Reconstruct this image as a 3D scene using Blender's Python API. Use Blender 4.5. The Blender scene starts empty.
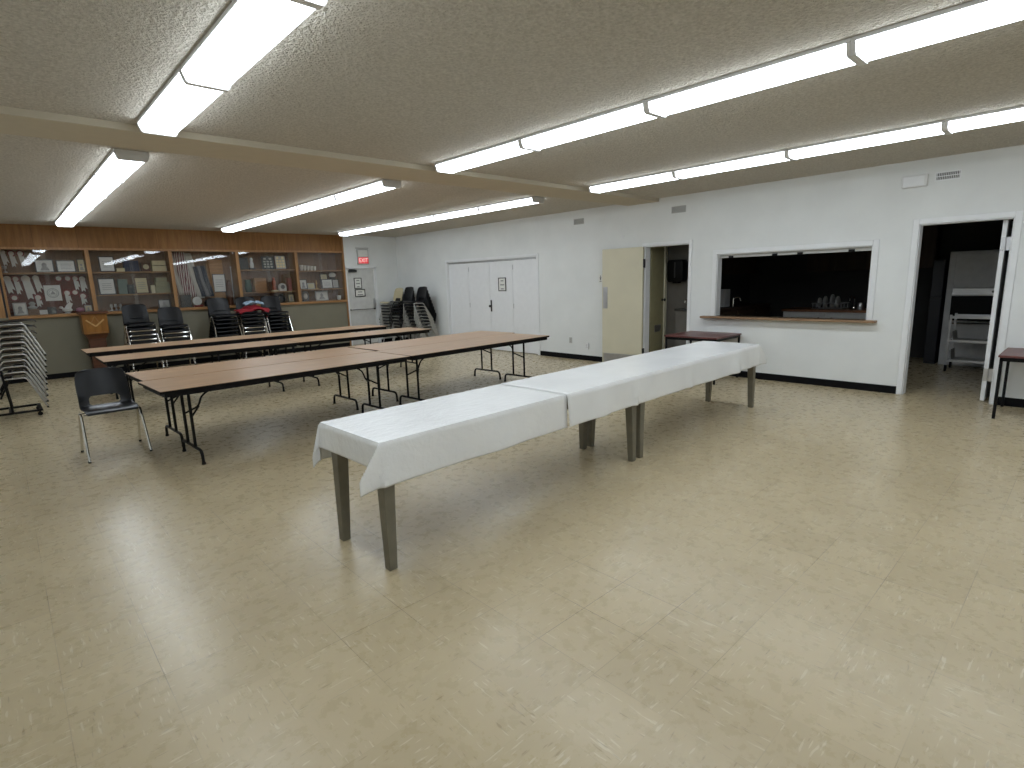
import bpy, bmesh, math, random
from mathutils import Vector, Matrix
PI = math.pi
random.seed(7)
SC = bpy.context.scene
COL = SC.collection
R = math.radians

# ------------------------------------------------------------------ camera
F_PX = 545.33
YAW, PIT, ROL = R(42.795), R(10.802), R(-1.777)
CAM = Vector((0, 0, 1.52))
fw = Vector((math.sin(YAW)*math.cos(PIT), math.cos(YAW)*math.cos(PIT), -math.sin(PIT)))
r0 = Vector((math.cos(YAW), -math.sin(YAW), 0)); u0 = r0.cross(fw)
rt = r0*math.cos(ROL) + u0*math.sin(ROL); up = -r0*math.sin(ROL) + u0*math.cos(ROL)
cd = bpy.data.cameras.new('camera'); cam = bpy.data.objects.new('camera', cd); COL.objects.link(cam)
cd.sensor_width = 36; cd.lens = 36*F_PX/1024; cd.clip_start = .05; cd.clip_end = 100
M = Matrix((rt, up, -fw)).transposed().to_4x4(); M.translation = CAM
cam.matrix_world = M
SC.camera = cam

def ray(px, py):
    return fw + rt*((px-512)/F_PX) - up*((py-384)/F_PX)
def at_y(px, py, Y):
    d = ray(px, py); return CAM + d*(Y/d.y)

# ------------------------------------------------------------------ materials
def srgb(r, g, b):
    f = lambda c: c/12.92 if c <= .04045 else ((c+.055)/1.055)**2.4
    return (f(r/255), f(g/255), f(b/255), 1)
def newmat(name):
    m = bpy.data.materials.new(name); m.use_nodes = True
    nt = m.node_tree
    return m, nt, nt.nodes['Principled BSDF']
class NT:
    def __init__(s, nt): s.nt = nt
    def n(s, t, **kw):
        x = s.nt.nodes.new(t)
        for k, v in kw.items(): setattr(x, k, v)
        return x
    def l(s, a, b): s.nt.links.new(a, b)
    def math(s, op, a, b=None, c=None):
        x = s.n('ShaderNodeMath', operation=op)
        for i, v in enumerate((a, b, c)):
            if v is None: continue
            if hasattr(v, 'links'): s.l(v, x.inputs[i])
            else: x.inputs[i].default_value = v
        return x.outputs[0]
    def mix(s, fac, a, b, mode='MIX'):
        x = s.n('ShaderNodeMix', data_type='RGBA', blend_type=mode)
        for i, v in ((0, fac), (6, a), (7, b)):
            if hasattr(v, 'links'): s.l(v, x.inputs[i])
            else: x.inputs[i].default_value = v
        return x.outputs[2]
    def noise(s, vec, scale, detail=2, rough=.5):
        x = s.n('ShaderNodeTexNoise'); x.inputs['Scale'].default_value = scale
        x.inputs['Detail'].default_value = detail; x.inputs['Roughness'].default_value = rough
        if vec is not None: s.l(vec, x.inputs['Vector'])
        return x.outputs['Fac']
    def mapv(s, vec, scale):
        x = s.n('ShaderNodeMapping'); x.inputs['Scale'].default_value = scale; s.l(vec, x.inputs['Vector']); return x.outputs[0]
    def ramp(s, fac, stops):
        x = s.n('ShaderNodeValToRGB'); e = x.color_ramp.elements
        while len(e) < len(stops): e.new(.5)
        for el, (p, c) in zip(e, stops): el.position = p; el.color = c
        s.l(fac, x.inputs[0]); return x.outputs[0]
    def bump(s, h, strength, dist):
        x = s.n('ShaderNodeBump'); x.inputs['Strength'].default_value = strength; x.inputs['Distance'].default_value = dist
        s.l(h, x.inputs['Height']); return x.outputs[0]
    def obj(s): return s.n('ShaderNodeTexCoord').outputs['Object']
MATS = {}
def plain(name, col, rough=.5, metal=0, var=.06, scale=9, spec=.5, bump=0):
    if name in MATS: return MATS[name]
    m, nt, b = newmat(name); T = NT(nt)
    f = T.noise(T.obj(), scale, 3)
    lo = tuple(c*(1-var) for c in col[:3])+(1,); hi = tuple(min(1, c*(1+var)) for c in col[:3])+(1,)
    T.l(T.ramp(f, [(.3, lo), (.7, hi)]), b.inputs['Base Color'])
    b.inputs['Roughness'].default_value = rough; b.inputs['Metallic'].default_value = metal
    b.inputs['Specular IOR Level'].default_value = spec
    if bump: T.l(T.bump(T.noise(T.obj(), 120, 2), bump, .002), b.inputs['Normal'])
    MATS[name] = m; return m
def wood(name, c1, c2, scale=(3, 40, 40), rough=.45, spec=.4):
    if name in MATS: return MATS[name]
    m, nt, b = newmat(name); T = NT(nt)
    v = T.mapv(T.obj(), scale)
    f = T.noise(v, 1.2, 5, .6); g = T.noise(v, 5, 2)
    c = T.ramp(f, [(.3, c1), (.68, c2)])
    c = T.mix(T.math('MULTIPLY', g, .35), c, tuple(x*.55 for x in c1[:3])+(1,))
    T.l(c, b.inputs['Base Color']); b.inputs['Roughness'].default_value = rough; b.inputs['Specular IOR Level'].default_value = spec
    MATS[name] = m; return m
def floor_mat():
    m, nt, b = newmat('vinyl tile'); T = NT(nt)
    s = T.n('ShaderNodeSeparateXYZ'); T.l(T.obj(), s.inputs[0])
    P = .305
    X = T.math('DIVIDE', T.math('ADD', s.outputs[0], .036), P); Y = T.math('DIVIDE', T.math('SUBTRACT', s.outputs[1], 2.404), P)
    ix, iy = T.math('FLOOR', X), T.math('FLOOR', Y)
    fx, fy = T.math('FRACT', X), T.math('FRACT', Y)
    cb = T.n('ShaderNodeCombineXYZ'); T.l(ix, cb.inputs[0]); T.l(iy, cb.inputs[1])
    wn = T.n('ShaderNodeTexWhiteNoise', noise_dimensions='3D'); T.l(cb.outputs[0], wn.inputs['Vector'])
    par = T.math('FLOORED_MODULO', T.math('ADD', ix, iy), 2)
    a = T.math('ADD', T.math('MULTIPLY', s.outputs[0], T.math('SUBTRACT', 1, par)), T.math('MULTIPLY', s.outputs[1], par))
    c = T.math('ADD', T.math('MULTIPLY', s.outputs[1], T.math('SUBTRACT', 1, par)), T.math('MULTIPLY', s.outputs[0], par))
    sv = T.n('ShaderNodeCombineXYZ'); T.l(T.math('MULTIPLY', a, 13), sv.inputs[0]); T.l(T.math('MULTIPLY', c, 85), sv.inputs[1]); T.l(T.math('MULTIPLY', wn.outputs['Value'], 40), sv.inputs[2])
    st = T.noise(sv.outputs[0], 1, 1)
    sv2 = T.n('ShaderNodeVectorMath', operation='ADD'); T.l(sv.outputs[0], sv2.inputs[0]); sv2.inputs[1].default_value = (31, 17, 9)
    st2 = T.noise(sv2.outputs[0], 1, 1)
    base = T.mix(wn.outputs['Value'], srgb(177, 162, 131), srgb(186, 171, 140))
    soft = T.noise(T.obj(), 1.3, 1)
    base = T.mix(T.math('MULTIPLY', soft, .22), base, srgb(168, 152, 120))
    base = T.mix(T.math('MULTIPLY', st, .08), base, srgb(160, 144, 112))
    lite = T.ramp(st, [(.655, (0, 0, 0, 1)), (.71, (.5, .5, .5, 1))])
    dark = T.ramp(st2, [(.69, (0, 0, 0, 1)), (.75, (.38, .38, .38, 1))])
    base = T.mix(lite, base, srgb(220, 211, 190)); base = T.mix(dark, base, srgb(98, 78, 54))
    e = T.math('MINIMUM', T.math('MINIMUM', fx, T.math('SUBTRACT', 1, fx)), T.math('MINIMUM', fy, T.math('SUBTRACT', 1, fy)))
    j = T.math('LESS_THAN', e, .0055)
    jn = T.ramp(T.noise(T.obj(), 1.1, 2), [(.42, (.08, .08, .08, 1)), (.62, (.75, .75, .75, 1))])
    j = T.math('MULTIPLY', j, jn)
    base = T.mix(j, base, srgb(92, 76, 55))
    T.l(base, b.inputs['Base Color'])
    rr = T.n('ShaderNodeMapRange'); T.l(T.noise(T.obj(), 14, 5, .7), rr.inputs['Value'])
    rr.inputs['From Min'].default_value = .3; rr.inputs['From Max'].default_value = .7; rr.inputs['To Min'].default_value = .255; rr.inputs['To Max'].default_value = .305
    T.l(rr.outputs[0], b.inputs['Roughness']); b.inputs['Specular IOR Level'].default_value = .42
    return m
def ceiling_mat():
    m, nt, b = newmat('popcorn ceiling'); T = NT(nt)
    o = T.obj()
    h = T.noise(o, 52, 3, .62)
    c = T.ramp(h, [(.3, srgb(190, 183, 170)), (.7, srgb(221, 215, 203))])
    T.l(c, b.inputs['Base Color']); b.inputs['Roughness'].default_value = .95; b.inputs['Specular IOR Level'].default_value = .1
    T.l(T.bump(h, 1.0, .032), b.inputs['Normal'])
    return m
def panel_wood(name, c1, c2, plank=.62):
    m, nt, b = newmat(name); T = NT(nt)
    o = T.obj(); s = T.n('ShaderNodeSeparateXYZ'); T.l(o, s.inputs[0])
    q = T.math('DIVIDE', s.outputs[0], plank); i = T.math('FLOOR', q); f = T.math('FRACT', q)
    wn = T.n('ShaderNodeTexWhiteNoise', noise_dimensions='1D'); T.l(i, wn.inputs['W'])
    v = T.mapv(o, (14, 14, 1.6)); g = T.noise(v, 1.4, 5, .6)
    c = T.ramp(g, [(.3, c1), (.7, c2)])
    c = T.mix(T.math('MULTIPLY', wn.outputs['Value'], .35), c, tuple(x*.7 for x in c1[:3])+(1,))
    c = T.mix(T.math('MULTIPLY', T.math('LESS_THAN', f, .008), .6), c, (.04, .02, .01, 1))
    T.l(c, b.inputs['Base Color']); b.inputs['Roughness'].default_value = .5; b.inputs['Specular IOR Level'].default_value = .3
    return m
def glass_mat(name='display glass', tint=(1, 1, 1, 1), base=.0):
    if name in MATS: return MATS[name]
    m = bpy.data.materials.new(name); m.use_nodes = True; nt = m.node_tree; nt.nodes.clear(); T = NT(nt)
    out = T.n('ShaderNodeOutputMaterial'); tr = T.n('ShaderNodeBsdfTransparent'); gl = T.n('ShaderNodeBsdfGlossy'); mx = T.n('ShaderNodeMixShader')
    tr.inputs[0].default_value = tint; gl.inputs['Roughness'].default_value = .015; gl.inputs[0].default_value = (1, 1, 1, 1)
    fr = T.n('ShaderNodeFresnel'); fr.inputs[0].default_value = 1.5
    T.l(T.math('ADD', fr.outputs[0], base), mx.inputs[0]); T.l(tr.outputs[0], mx.inputs[1]); T.l(gl.outputs[0], mx.inputs[2]); T.l(mx.outputs[0], out.inputs[0])
    MATS[name] = m; return m
def lamp_mat(strength):
    m = bpy.data.materials.new('lit prismatic diffuser'); m.use_nodes = True; nt = m.node_tree; nt.nodes.clear(); T = NT(nt)
    out = T.n('ShaderNodeOutputMaterial'); em = T.n('ShaderNodeEmission')
    s = T.n('ShaderNodeSeparateXYZ'); T.l(T.obj(), s.inputs[0])
    ax = T.math('ABSOLUTE', s.outputs[0])
    d = T.math('ABSOLUTE', T.math('SUBTRACT', ax, .055))
    g = T.math('SUBTRACT', 1.0, T.math('MINIMUM', T.math('MULTIPLY', d, 5.0), .3))
    T.l(T.math('MULTIPLY', g, strength), em.inputs['Strength'])
    em.inputs['Color'].default_value = (.84, .925, 1, 1)
    T.l(em.outputs[0], out.inputs[0]); return m
def emit(name, col, st):
    m = bpy.data.materials.new(name); m.use_nodes = True; b = m.node_tree.nodes['Principled BSDF']
    b.inputs['Base Color'].default_value = col; b.inputs['Emission Color'].default_value = col; b.inputs['Emission Strength'].default_value = st
    return m

LAMP = 12.4
m_wall = plain('white wall paint', (.74, .755, .745), .7, var=.03, scale=2.5, spec=.2)
m_trim = plain('white trim paint', (.78, .79, .80), .45, var=.02)
m_grey = plain('olive grey wall paint', srgb(128, 124, 108), .7, var=.04, scale=3, spec=.2)
m_black = plain('black rubber base', (.003, .003, .004), .55, spec=.15)
m_ceil = ceiling_mat()
m_beam = plain('smooth beam paint', srgb(196, 187, 168), .8, var=.02, spec=.1)
m_floor = floor_mat()
m_val = panel_wood('valance panelling', srgb(128, 88, 48), srgb(160, 115, 66))
m_oak = wood('oak trim', srgb(150, 108, 66), srgb(184, 140, 92), (30, 30, 3))
m_oakh = wood('oak trim lengthwise', srgb(150, 108, 66), srgb(184, 140, 92), (3, 30, 30))
m_caseback = panel_wood('case back panelling', srgb(112, 86, 66), srgb(138, 108, 84), .35)
m_redback = plain('dark red felt', srgb(98, 54, 46), .9, var=.15, spec=.1)
m_glass = glass_mat()
m_lam = wood('walnut laminate', srgb(172, 138, 106), srgb(204, 170, 136), (1.6, 26, 26), .34, .5)
m_edge = plain('black vinyl edge', (.003, .003, .003), .5, spec=.15)
m_steel = plain('black painted steel', (.003, .003, .0035), .45, spec=.18)
m_chrome = plain('chrome tube', (.72, .71, .68), .16, 1, var=.05)
m_dull = plain('dull grey tube', (.50, .49, .46), .38, .7, var=.1)
m_shell = plain('black plastic shell', (.0045, .0048, .0062), .36, var=.2, spec=.32, bump=.12)
m_beige = plain('beige plastic shell', srgb(196, 184, 150), .4)
m_cloth = None
def cloth_mat():
    m, nt, b = newmat('white vinyl cloth'); T = NT(nt)
    o = T.obj(); f = T.noise(o, 3, 3)
    T.l(T.ramp(f, [(.3, (.76, .765, .765, 1)), (.7, (.82, .825, .82, 1))]), b.inputs['Base Color'])
    b.inputs['Roughness'].default_value = .27; b.inputs['Specular IOR Level'].default_value = .5
    s = T.n('ShaderNodeSeparateXYZ'); T.l(o, s.inputs[0])
    n1 = T.noise(T.mapv(o, (1, 1.6, 1)), 11, 4, .62); n2 = T.noise(o, 3.2, 2)
    rr = T.n('ShaderNodeMapRange'); T.l(s.outputs[0], rr.inputs['Value']); rr.inputs['From Min'].default_value = 1.6; rr.inputs['From Max'].default_value = .5
    amp = T.math('ADD', T.math('MULTIPLY', rr.outputs[0], 1.0), .12)
    h = T.math('ADD', T.math('MULTIPLY', n1, amp), T.math('MULTIPLY', n2, .5))
    T.l(T.bump(h, .55, .012), b.inputs['Normal'])
    return m
m_cloth = cloth_mat()
m_leg = plain('grey brown painted wood', srgb(112, 107, 92), .5, var=.12, scale=14)
m_lamp = lamp_mat(LAMP)
m_fix = plain('white enamel', (.72, .72, .72), .4, var=.01)
m_cream = plain('cream door paint', srgb(206, 200, 176), .5, var=.03, scale=3)
m_alu = plain('brushed aluminium', (.55, .55, .56), .35, 1, var=.05)
m_dk = plain('dark metal', (.05, .05, .05), .35, .6)
m_paper = plain('white paper', (.72, .72, .68), .8, var=.04, scale=30)
m_cream_p = plain('cream card', srgb(206, 196, 160), .8)
m_ink = plain('grey print', (.18, .18, .18), .8)
m_mahog = wood('red brown laminate', srgb(88, 50, 48), srgb(118, 70, 66), (3, 30, 30), .35, .5)
m_lect = wood('oak lectern', srgb(128, 84, 36), srgb(160, 110, 52), (16, 16, 3), .4)
m_lectd = wood('dark oak moulding', srgb(74, 42, 24), srgb(98, 58, 34), (3, 30, 30), .45)
m_gold = plain('pale gold inlay', srgb(196, 160, 104), .45, .2)
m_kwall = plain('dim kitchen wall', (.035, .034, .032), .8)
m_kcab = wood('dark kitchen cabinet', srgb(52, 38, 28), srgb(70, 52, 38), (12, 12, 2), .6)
m_kwhite = plain('white kitchen enamel', (.62, .62, .62), .35)
m_counter = wood('brown worktop', srgb(120, 78, 52), srgb(148, 100, 68), (3, 20, 20), .4)
m_sill = wood('walnut ledge', srgb(132, 104, 78), srgb(164, 134, 104), (30, 3, 30), .45)
m_red = plain('red cloth', srgb(132, 24, 34), .9)
m_blue = plain('pale blue cloth', srgb(140, 160, 176), .9)
m_vent = plain('grey vent', (.45, .45, .43), .5)
m_dvent = plain('dark slot', (.05, .05, .05), .6)

# ------------------------------------------------------------------ mesh builder
class MB:
    def __init__(s): s.v = []; s.f = []; s.m = []; s.mi = 0; s.T = Matrix.Identity(4)
    def add(s, vs, fs):
        b = len(s.v)
        for p in vs: s.v.append(tuple(s.T @ Vector(p)))
        for f in fs: s.f.append(tuple(b+i for i in f)); s.m.append(s.mi)
        return s
    def box(s, x0, x1, y0, y1, z0, z1):
        return s.add([(x0,y0,z0),(x1,y0,z0),(x1,y1,z0),(x0,y1,z0),(x0,y0,z1),(x1,y0,z1),(x1,y1,z1),(x0,y1,z1)],
                     [(0,3,2,1),(4,5,6,7),(0,1,5,4),(1,2,6,5),(2,3,7,6),(3,0,4,7)])
    def frustum(s, a, b):   # two quads (each 4 points, same winding ccw from above), a below b
        return s.add(list(a)+list(b), [(0,3,2,1),(4,5,6,7),(0,1,5,4),(1,2,6,5),(2,3,7,6),(3,0,4,7)])
    def prism(s, poly, axis, a, b):   # poly of 2d points extruded along axis
        def P(p, t):
            return {'x': (t, p[0], p[1]), 'y': (p[0], t, p[1]), 'z': (p[0], p[1], t)}[axis]
        n = len(poly)
        vs = [P(p, a) for p in poly]+[P(p, b) for p in poly]
        fs = [tuple(range(n-1, -1, -1)), tuple(range(n, 2*n))]+[(i, (i+1) % n, n+(i+1) % n, n+i) for i in range(n)]
        return s.add(vs, fs)
    def tube(s, pts, r, n=8, closed=False):
        pts = [Vector(p) for p in pts]; rings = []
        t0 = None; nrm = None
        for i, p in enumerate(pts):
            if closed: t = (pts[(i+1) % len(pts)]-pts[i-1]).normalized()
            else: t = (pts[min(i+1, len(pts)-1)]-pts[max(i-1, 0)]).normalized()
            if nrm is None:
                nrm = t.orthogonal().normalized()
            else:
                nrm = (nrm - t*nrm.dot(t)); nrm = nrm.normalized() if nrm.length > 1e-6 else t.orthogonal().normalized()
            bi = t.cross(nrm)
            rings.append([p+nrm*math.cos(2*PI*k/n)*r+bi*math.sin(2*PI*k/n)*r for k in range(n)])
        vs = [q for rg in rings for q in rg]; fs = []
        m = len(rings)
        for i in range(m if closed else m-1):
            for k in range(n):
                a = i*n+k; b2 = i*n+(k+1) % n; c = ((i+1) % m)*n+(k+1) % n; d = ((i+1) % m)*n+k
                fs.append((a, b2, c, d))
        if not closed: fs += [tuple(range(n-1, -1, -1)), tuple((m-1)*n+k for k in range(n))]
        return s.add(vs, fs)
    def lathe(s, prof, c=(0, 0, 0), n=16, axis='z'):
        vs = []; fs = []
        for r, h in prof:
            for k in range(n):
                a = 2*PI*k/n; x, y = r*math.cos(a), r*math.sin(a)
                p = (x, y, h) if axis == 'z' else ((x, h, y) if axis == 'y' else (h, x, y))
                vs.append((c[0]+p[0], c[1]+p[1], c[2]+p[2]))
        m = len(prof)
        for i in range(m-1):
            for k in range(n): fs.append((i*n+k, i*n+(k+1) % n, (i+1)*n+(k+1) % n, (i+1)*n+k))
        fs += [tuple(range(n-1, -1, -1)), tuple((m-1)*n+k for k in range(n))]
        return s.add(vs, fs)
    def ball(s, c, r, n=12, sq=(1, 1, 1)):
        vs = []; fs = []; m = n//2
        for i in range(1, m):
            for k in range(n):
                a, b = PI*i/m, 2*PI*k/n
                vs.append((c[0]+r*sq[0]*math.sin(a)*math.cos(b), c[1]+r*sq[1]*math.sin(a)*math.sin(b), c[2]+r*sq[2]*math.cos(a)))
        t = len(vs); vs += [(c[0], c[1], c[2]+r*sq[2]), (c[0], c[1], c[2]-r*sq[2])]
        for i in range(m-2):
            for k in range(n): fs.append((i*n+k, (i+1)*n+k, (i+1)*n+(k+1) % n, i*n+(k+1) % n))
        for k in range(n):
            fs.append((t, k, (k+1) % n)); fs.append((t+1, (m-2)*n+(k+1) % n, (m-2)*n+k))
        return s.add(vs, fs)
    def grid(s, fn, nu, nv):
        vs = [fn(i/nu, j/nv) for j in range(nv+1) for i in range(nu+1)]
        fs = [(j*(nu+1)+i, j*(nu+1)+i+1, (j+1)*(nu+1)+i+1, (j+1)*(nu+1)+i) for j in range(nv) for i in range(nu)]
        return s.add(vs, fs)
    def mesh(s, name, mats, bevel=0, smooth=True, seg=1):
        me = bpy.data.meshes.new(name); me.from_pydata(s.v, [], s.f)
        for i, p in enumerate(me.polygons): p.material_index = s.m[i]
        bm = bmesh.new(); bm.from_mesh(me)
        bmesh.ops.recalc_face_normals(bm, faces=bm.faces)
        if bevel:
            es = [e for e in bm.edges if len(e.link_faces) == 2 and e.calc_face_angle(0) > R(35)]
            bmesh.ops.bevel(bm, geom=es, offset=bevel, segments=seg, affect='EDGES', profile=.5, clamp_overlap=True)
        bm.to_mesh(me); bm.free()
        for m in (mats if isinstance(mats, (list, tuple)) else [mats]): me.materials.append(m)
        if smooth:
            me.shade_smooth()
            me.set_sharp_from_angle(angle=R(40))
        return me
    def build(s, name, mats, parent=None, loc=None, rotz=0, bevel=0, smooth=True, seg=1):
        o = bpy.data.objects.new(name, s.mesh(name, mats, bevel, smooth, seg)); COL.objects.link(o)
        if parent is not None: o.parent = parent
        if loc is not None: o.location = loc
        if rotz: o.rotation_euler.z = rotz
        return o
def tag(o, label, cat, group=None):
    o['label'] = label; o['category'] = cat
    if group: o['group'] = group
    return o
def thing(name, label, cat, loc=(0, 0, 0), rotz=0, group=None):
    o = bpy.data.objects.new(name, None); COL.objects.link(o); o.empty_display_size = .1
    o.location = loc; o.rotation_euler = (0, 0, rotz); return tag(o, label, cat, group)
def struct(o): o['kind'] = 'structure'; return o
def dup(root, loc=None, rotz=None, label=None, group=None):
    c = root.copy(); COL.objects.link(c)
    if loc is not None: c.location = loc
    if rotz is not None: c.rotation_euler = (0, 0, rotz)
    if label: c['label'] = label
    if group: c['group'] = group
    for ch in list(root.children):
        d = ch.copy(); COL.objects.link(d); d.parent = c
        for g in list(ch.children):
            e = g.copy(); COL.objects.link(e); e.parent = d
    return c
def fillet(pts, r, n=4):
    pts = [Vector(p) for p in pts]; out = [pts[0]]
    for i in range(1, len(pts)-1):
        a, p, b = pts[i-1], pts[i], pts[i+1]
        d1, d2 = (a-p).normalized(), (b-p).normalized(); q = min(r, (a-p).length*.45, (b-p).length*.45)
        p1, p2 = p+d1*q, p+d2*q
        for k in range(n+1):
            t = k/n; out.append(p1*(1-t)**2+p*2*t*(1-t)+p2*t*t)
    out.append(pts[-1]); return out
ORD = ['first', 'second', 'third', 'fourth', 'fifth', 'sixth', 'seventh', 'eighth', 'ninth', 'tenth']
# ------------------------------------------------------------------ room shell
XR, YB, H = 7.90, 12.87, 2.718
XL, YF = -.80, -4.2
WT = .13
struct(MB().box(XL-.2, 11.6, YF-.2, YB+.7, -.1, 0).build('floor', m_floor))
struct(MB().box(XL-.2, XR+.02, YF-.2, YB+.6, H, H+.12).build('ceiling', m_ceil))
b = MB().box(XL, XR, 4.97, 5.56, H-.05, H+.01)
struct(b.build('ceiling_beam', m_beam, bevel=.004))
struct(MB().box(XL-.15, XL, YF-.15, YB+.5, 0, H).build('wall_left', m_wall))
struct(MB().box(XL, XR, YF-.15, YF, 0, H).build('wall_front', m_wall))
# right wall with four openings
DR = (.715, 1.534, 2.005); HT = (1.978, 3.968, .893, 1.798); DM = (4.423, 5.21, 1.99); DF = (7.71, 10.66, 1.965)
w = MB(); x0, x1 = XR, XR+WT
def seg(y0, y1, z0, z1): w.box(x0, x1, y0, y1, z0, z1)
seg(YF, DR[0], 0, H); seg(DR[0], DR[1], DR[2], H); seg(DR[1], HT[0], 0, H)
seg(HT[0], HT[1], 0, HT[2]); seg(HT[0], HT[1], HT[3], H)
seg(HT[1], DM[0], 0, H); seg(DM[0], DM[1], DM[2], H); seg(DM[1], DF[0], 0, H)
seg(DF[0], DF[1], DF[2], H); seg(DF[1], YB+.45, 0, H)
struct(w.build('wall_right', m_wall, smooth=False))
# back wall: grey lower part under the cases, wooden valance above, white part with the exit door
CX = [.115, 1.345, 2.68, 3.935, 5.215, 6.39]
CZ0, CZ1 = 1.14, 2.335
struct(MB().box(XL, CX[-1], YB, YB+.1, 0, CZ0).build('wall_back_lower', m_grey, smooth=False))
struct(MB().box(XL, CX[-1], YB-.012, YB+.1, CZ1, H).build('wall_back_valance', m_val, smooth=False))
struct(MB().box(XL, CX[0]-.03, YB, YB+.1, CZ0, CZ1).build('wall_back_pier', m_oak, smooth=False))
ED = (6.43, 7.215, 1.925)
w = MB(); w.box(CX[-1], ED[0], YB, YB+.1, 0, H); w.box(ED[0], ED[1], YB, YB+.1, ED[2], H); w.box(ED[1], XR, YB, YB+.1, 0, H)
struct(w.build('wall_back', m_wall, smooth=False))
struct(MB().box(CX[-1]-.02, CX[-1]+.012, YB-.03, YB, 0.0, H).build('trim_1', m_oak, smooth=False))
# black rubber baseboards
def bb(name, *boxes):
    q = MB()
    for k in boxes: q.box(*k)
    struct(q.build(name, m_black, bevel=.003))
bb('baseboard_right', (XR-.008, XR, YF, DR[0]-.06, 0, .095), (XR-.008, XR, DR[1]+.06, DM[0]-.06, 0, .095), (XR-.008, XR, DM[1]+.07, DF[0]-.06, 0, .095), (XR-.008, XR, DF[1]+.07, YB, 0, .095))
bb('baseboard_back', (XL, CX[-1]-.02, YB-.008, YB, 0, .095), (ED[1]+.06, XR, YB-.008, YB, 0, .095))
bb('baseboard_left', (XL, XL+.008, YF, YB, 0, .095))
# door casings on the right wall
def casing(name, y0, y1, z1, wd=.06, z0=0, d=.016, x=XR):
    q = MB(); q.box(x-d, x, y0-wd, y0, z0, z1+wd); q.box(x-d, x, y1, y1+wd, z0, z1+wd); q.box(x-d, x, y0, y1, z1, z1+wd)
    q.box(x, x+WT, y0, y0+.012, z0, z1); q.box(x, x+WT, y1-.012, y1, z0, z1); q.box(x, x+WT, y0, y1, z1-.012, z1)
    return struct(q.build(name, m_trim, bevel=.003))
casing('trim_2', *DR); casing('trim_3', *DM, wd=.05); casing('trim_4', *DF, wd=.055)
casing('trim_5', HT[0], HT[1], HT[3], .065, HT[2])
q = MB(); q.box(ED[0]-.02, ED[0]+.02, YB-.02, YB+.1, 0, ED[2]+.03); q.box(ED[1]-.02, ED[1]+.045, YB-.02, YB+.1, 0, ED[2]+.03); q.box(ED[0]-.02, ED[1]+.045, YB-.02, YB+.1, ED[2]-.01, ED[2]+.03)
struct(q.build('trim_6', m_trim, bevel=.003))

# ------------------------------------------------------------------ ceiling lights
def fixture():
    t = thing('ceiling_light', 'lit ceiling light', 'ceiling light', (0, 0, 0), 0)
    hw, L = .128, 1.257
    q = MB(); q.box(-hw, hw, .0005, L-.0005, -.022, -.0005); q.build('housing', m_fix, t, bevel=.003)
    prof = [(-hw+.006, -.022), (-hw+.006, -.03), (-hw+.022, -.066), (-hw+.034, -.074), (hw-.034, -.074), (hw-.022, -.066), (hw-.006, -.03), (hw-.006, -.022)]
    MB().prism(prof, 'y', .022, L-.022).build('diffuser', m_lamp, t)
    cap = [(-hw, -.0225), (-hw, -.034), (-hw+.014, -.072), (-hw+.026, -.085), (hw-.026, -.085), (hw-.014, -.072), (hw, -.034), (hw, -.0225)]
    MB().prism(cap, 'y', .0005, .022).build('end_cap', m_fix, t); MB().prism(cap, 'y', L-.022, L-.0005).build('end_cap', m_fix, t)
    return t
fx0 = fixture(); used = False
ROWN = ['left row', 'middle row', 'row by the white wall']
for ri, xc in enumerate((1.048, 3.612, 6.092)):
    for k in range(6):
        y = 4.83-1.257*(k+1)
        lb = f'ceiling light, {ORD[k]} on the camera side of the beam, {ROWN[ri]}'
        g = 'lit fluorescent ceiling fixtures in rows'
        if not used: o = fx0; used = True; o.location = (xc, y, H); o['label'] = lb; o['group'] = g
        else: o = dup(fx0, (xc, y, H), 0, lb, g)
    for k in range(5):
        lb = f'ceiling light, {ORD[k]} beyond the beam, {ROWN[ri]}'
        dup(fx0, (xc, 5.87+1.257*k, H), 0, lb, 'lit fluorescent ceiling fixtures in rows')

# ------------------------------------------------------------------ folding tables
def folding_table(L, D, label, loc, rotz, group, Ht=.71):
    t = thing('folding_table', label, 'table', loc, rotz, group)
    q = MB(); q.box(-L/2, L/2, -D/2, D/2, Ht-.004, Ht); q.build('tabletop', m_lam, t)
    q = MB(); q.box(-L/2-.003, L/2+.003, -D/2-.003, D/2+.003, Ht-.024, Ht-.0042); q.build('edge_band', m_edge, t, bevel=.004)
    q = MB()
    for y in (-D/2+.015, D/2-.035): q.box(-L/2+.03, L/2-.03, y, y+.02, Ht-.06, Ht-.024)
    for x in (-L/2+.03, L/2-.05): q.box(x, x+.02, -D/2+.035, D/2-.035, Ht-.06, Ht-.024)
    q.build('apron', m_steel, t)
    for s in (-1, 1):
        x = s*(L/2-.265); r = .0135; q = MB()
        q.tube(fillet([(x, -D/2+.085, 0), (x, -D/2+.10, .12), (x, D/2-.10, .12), (x, D/2-.085, 0)], .05), r)
        for y in (-.11, .11): q.tube([(x, y, .12), (x, y, Ht-.035)], r)
        q.tube([(x, -D/2+.035, Ht-.035), (x, D/2-.035, Ht-.035)], r)
        o = q.build('leg_frame', m_steel, t)
        for y in (-D/2+.086, D/2-.086):
            q = MB(); q.tube([(x, y, 0), (x, y, .018)], .017); q.build('foot_cap', m_edge, o)
        q = MB(); xi = x-s*.33
        q.tube(fillet([(x, .11, .40), (x-s*.10, .0, .47), (x-s*.13, .0, .56), (xi, 0, Ht-.03)], .04), .009)
        q.tube(fillet([(x, -.11, .40), (x-s*.10, .0, .47)], .04), .009)
        q.build('brace', m_steel, t)
    return t
G3 = 'two by two block of folding tables in the middle'
A3, B3 = R(2.4), R(3.5)
L3, D3 = 2.452, .757
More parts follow.
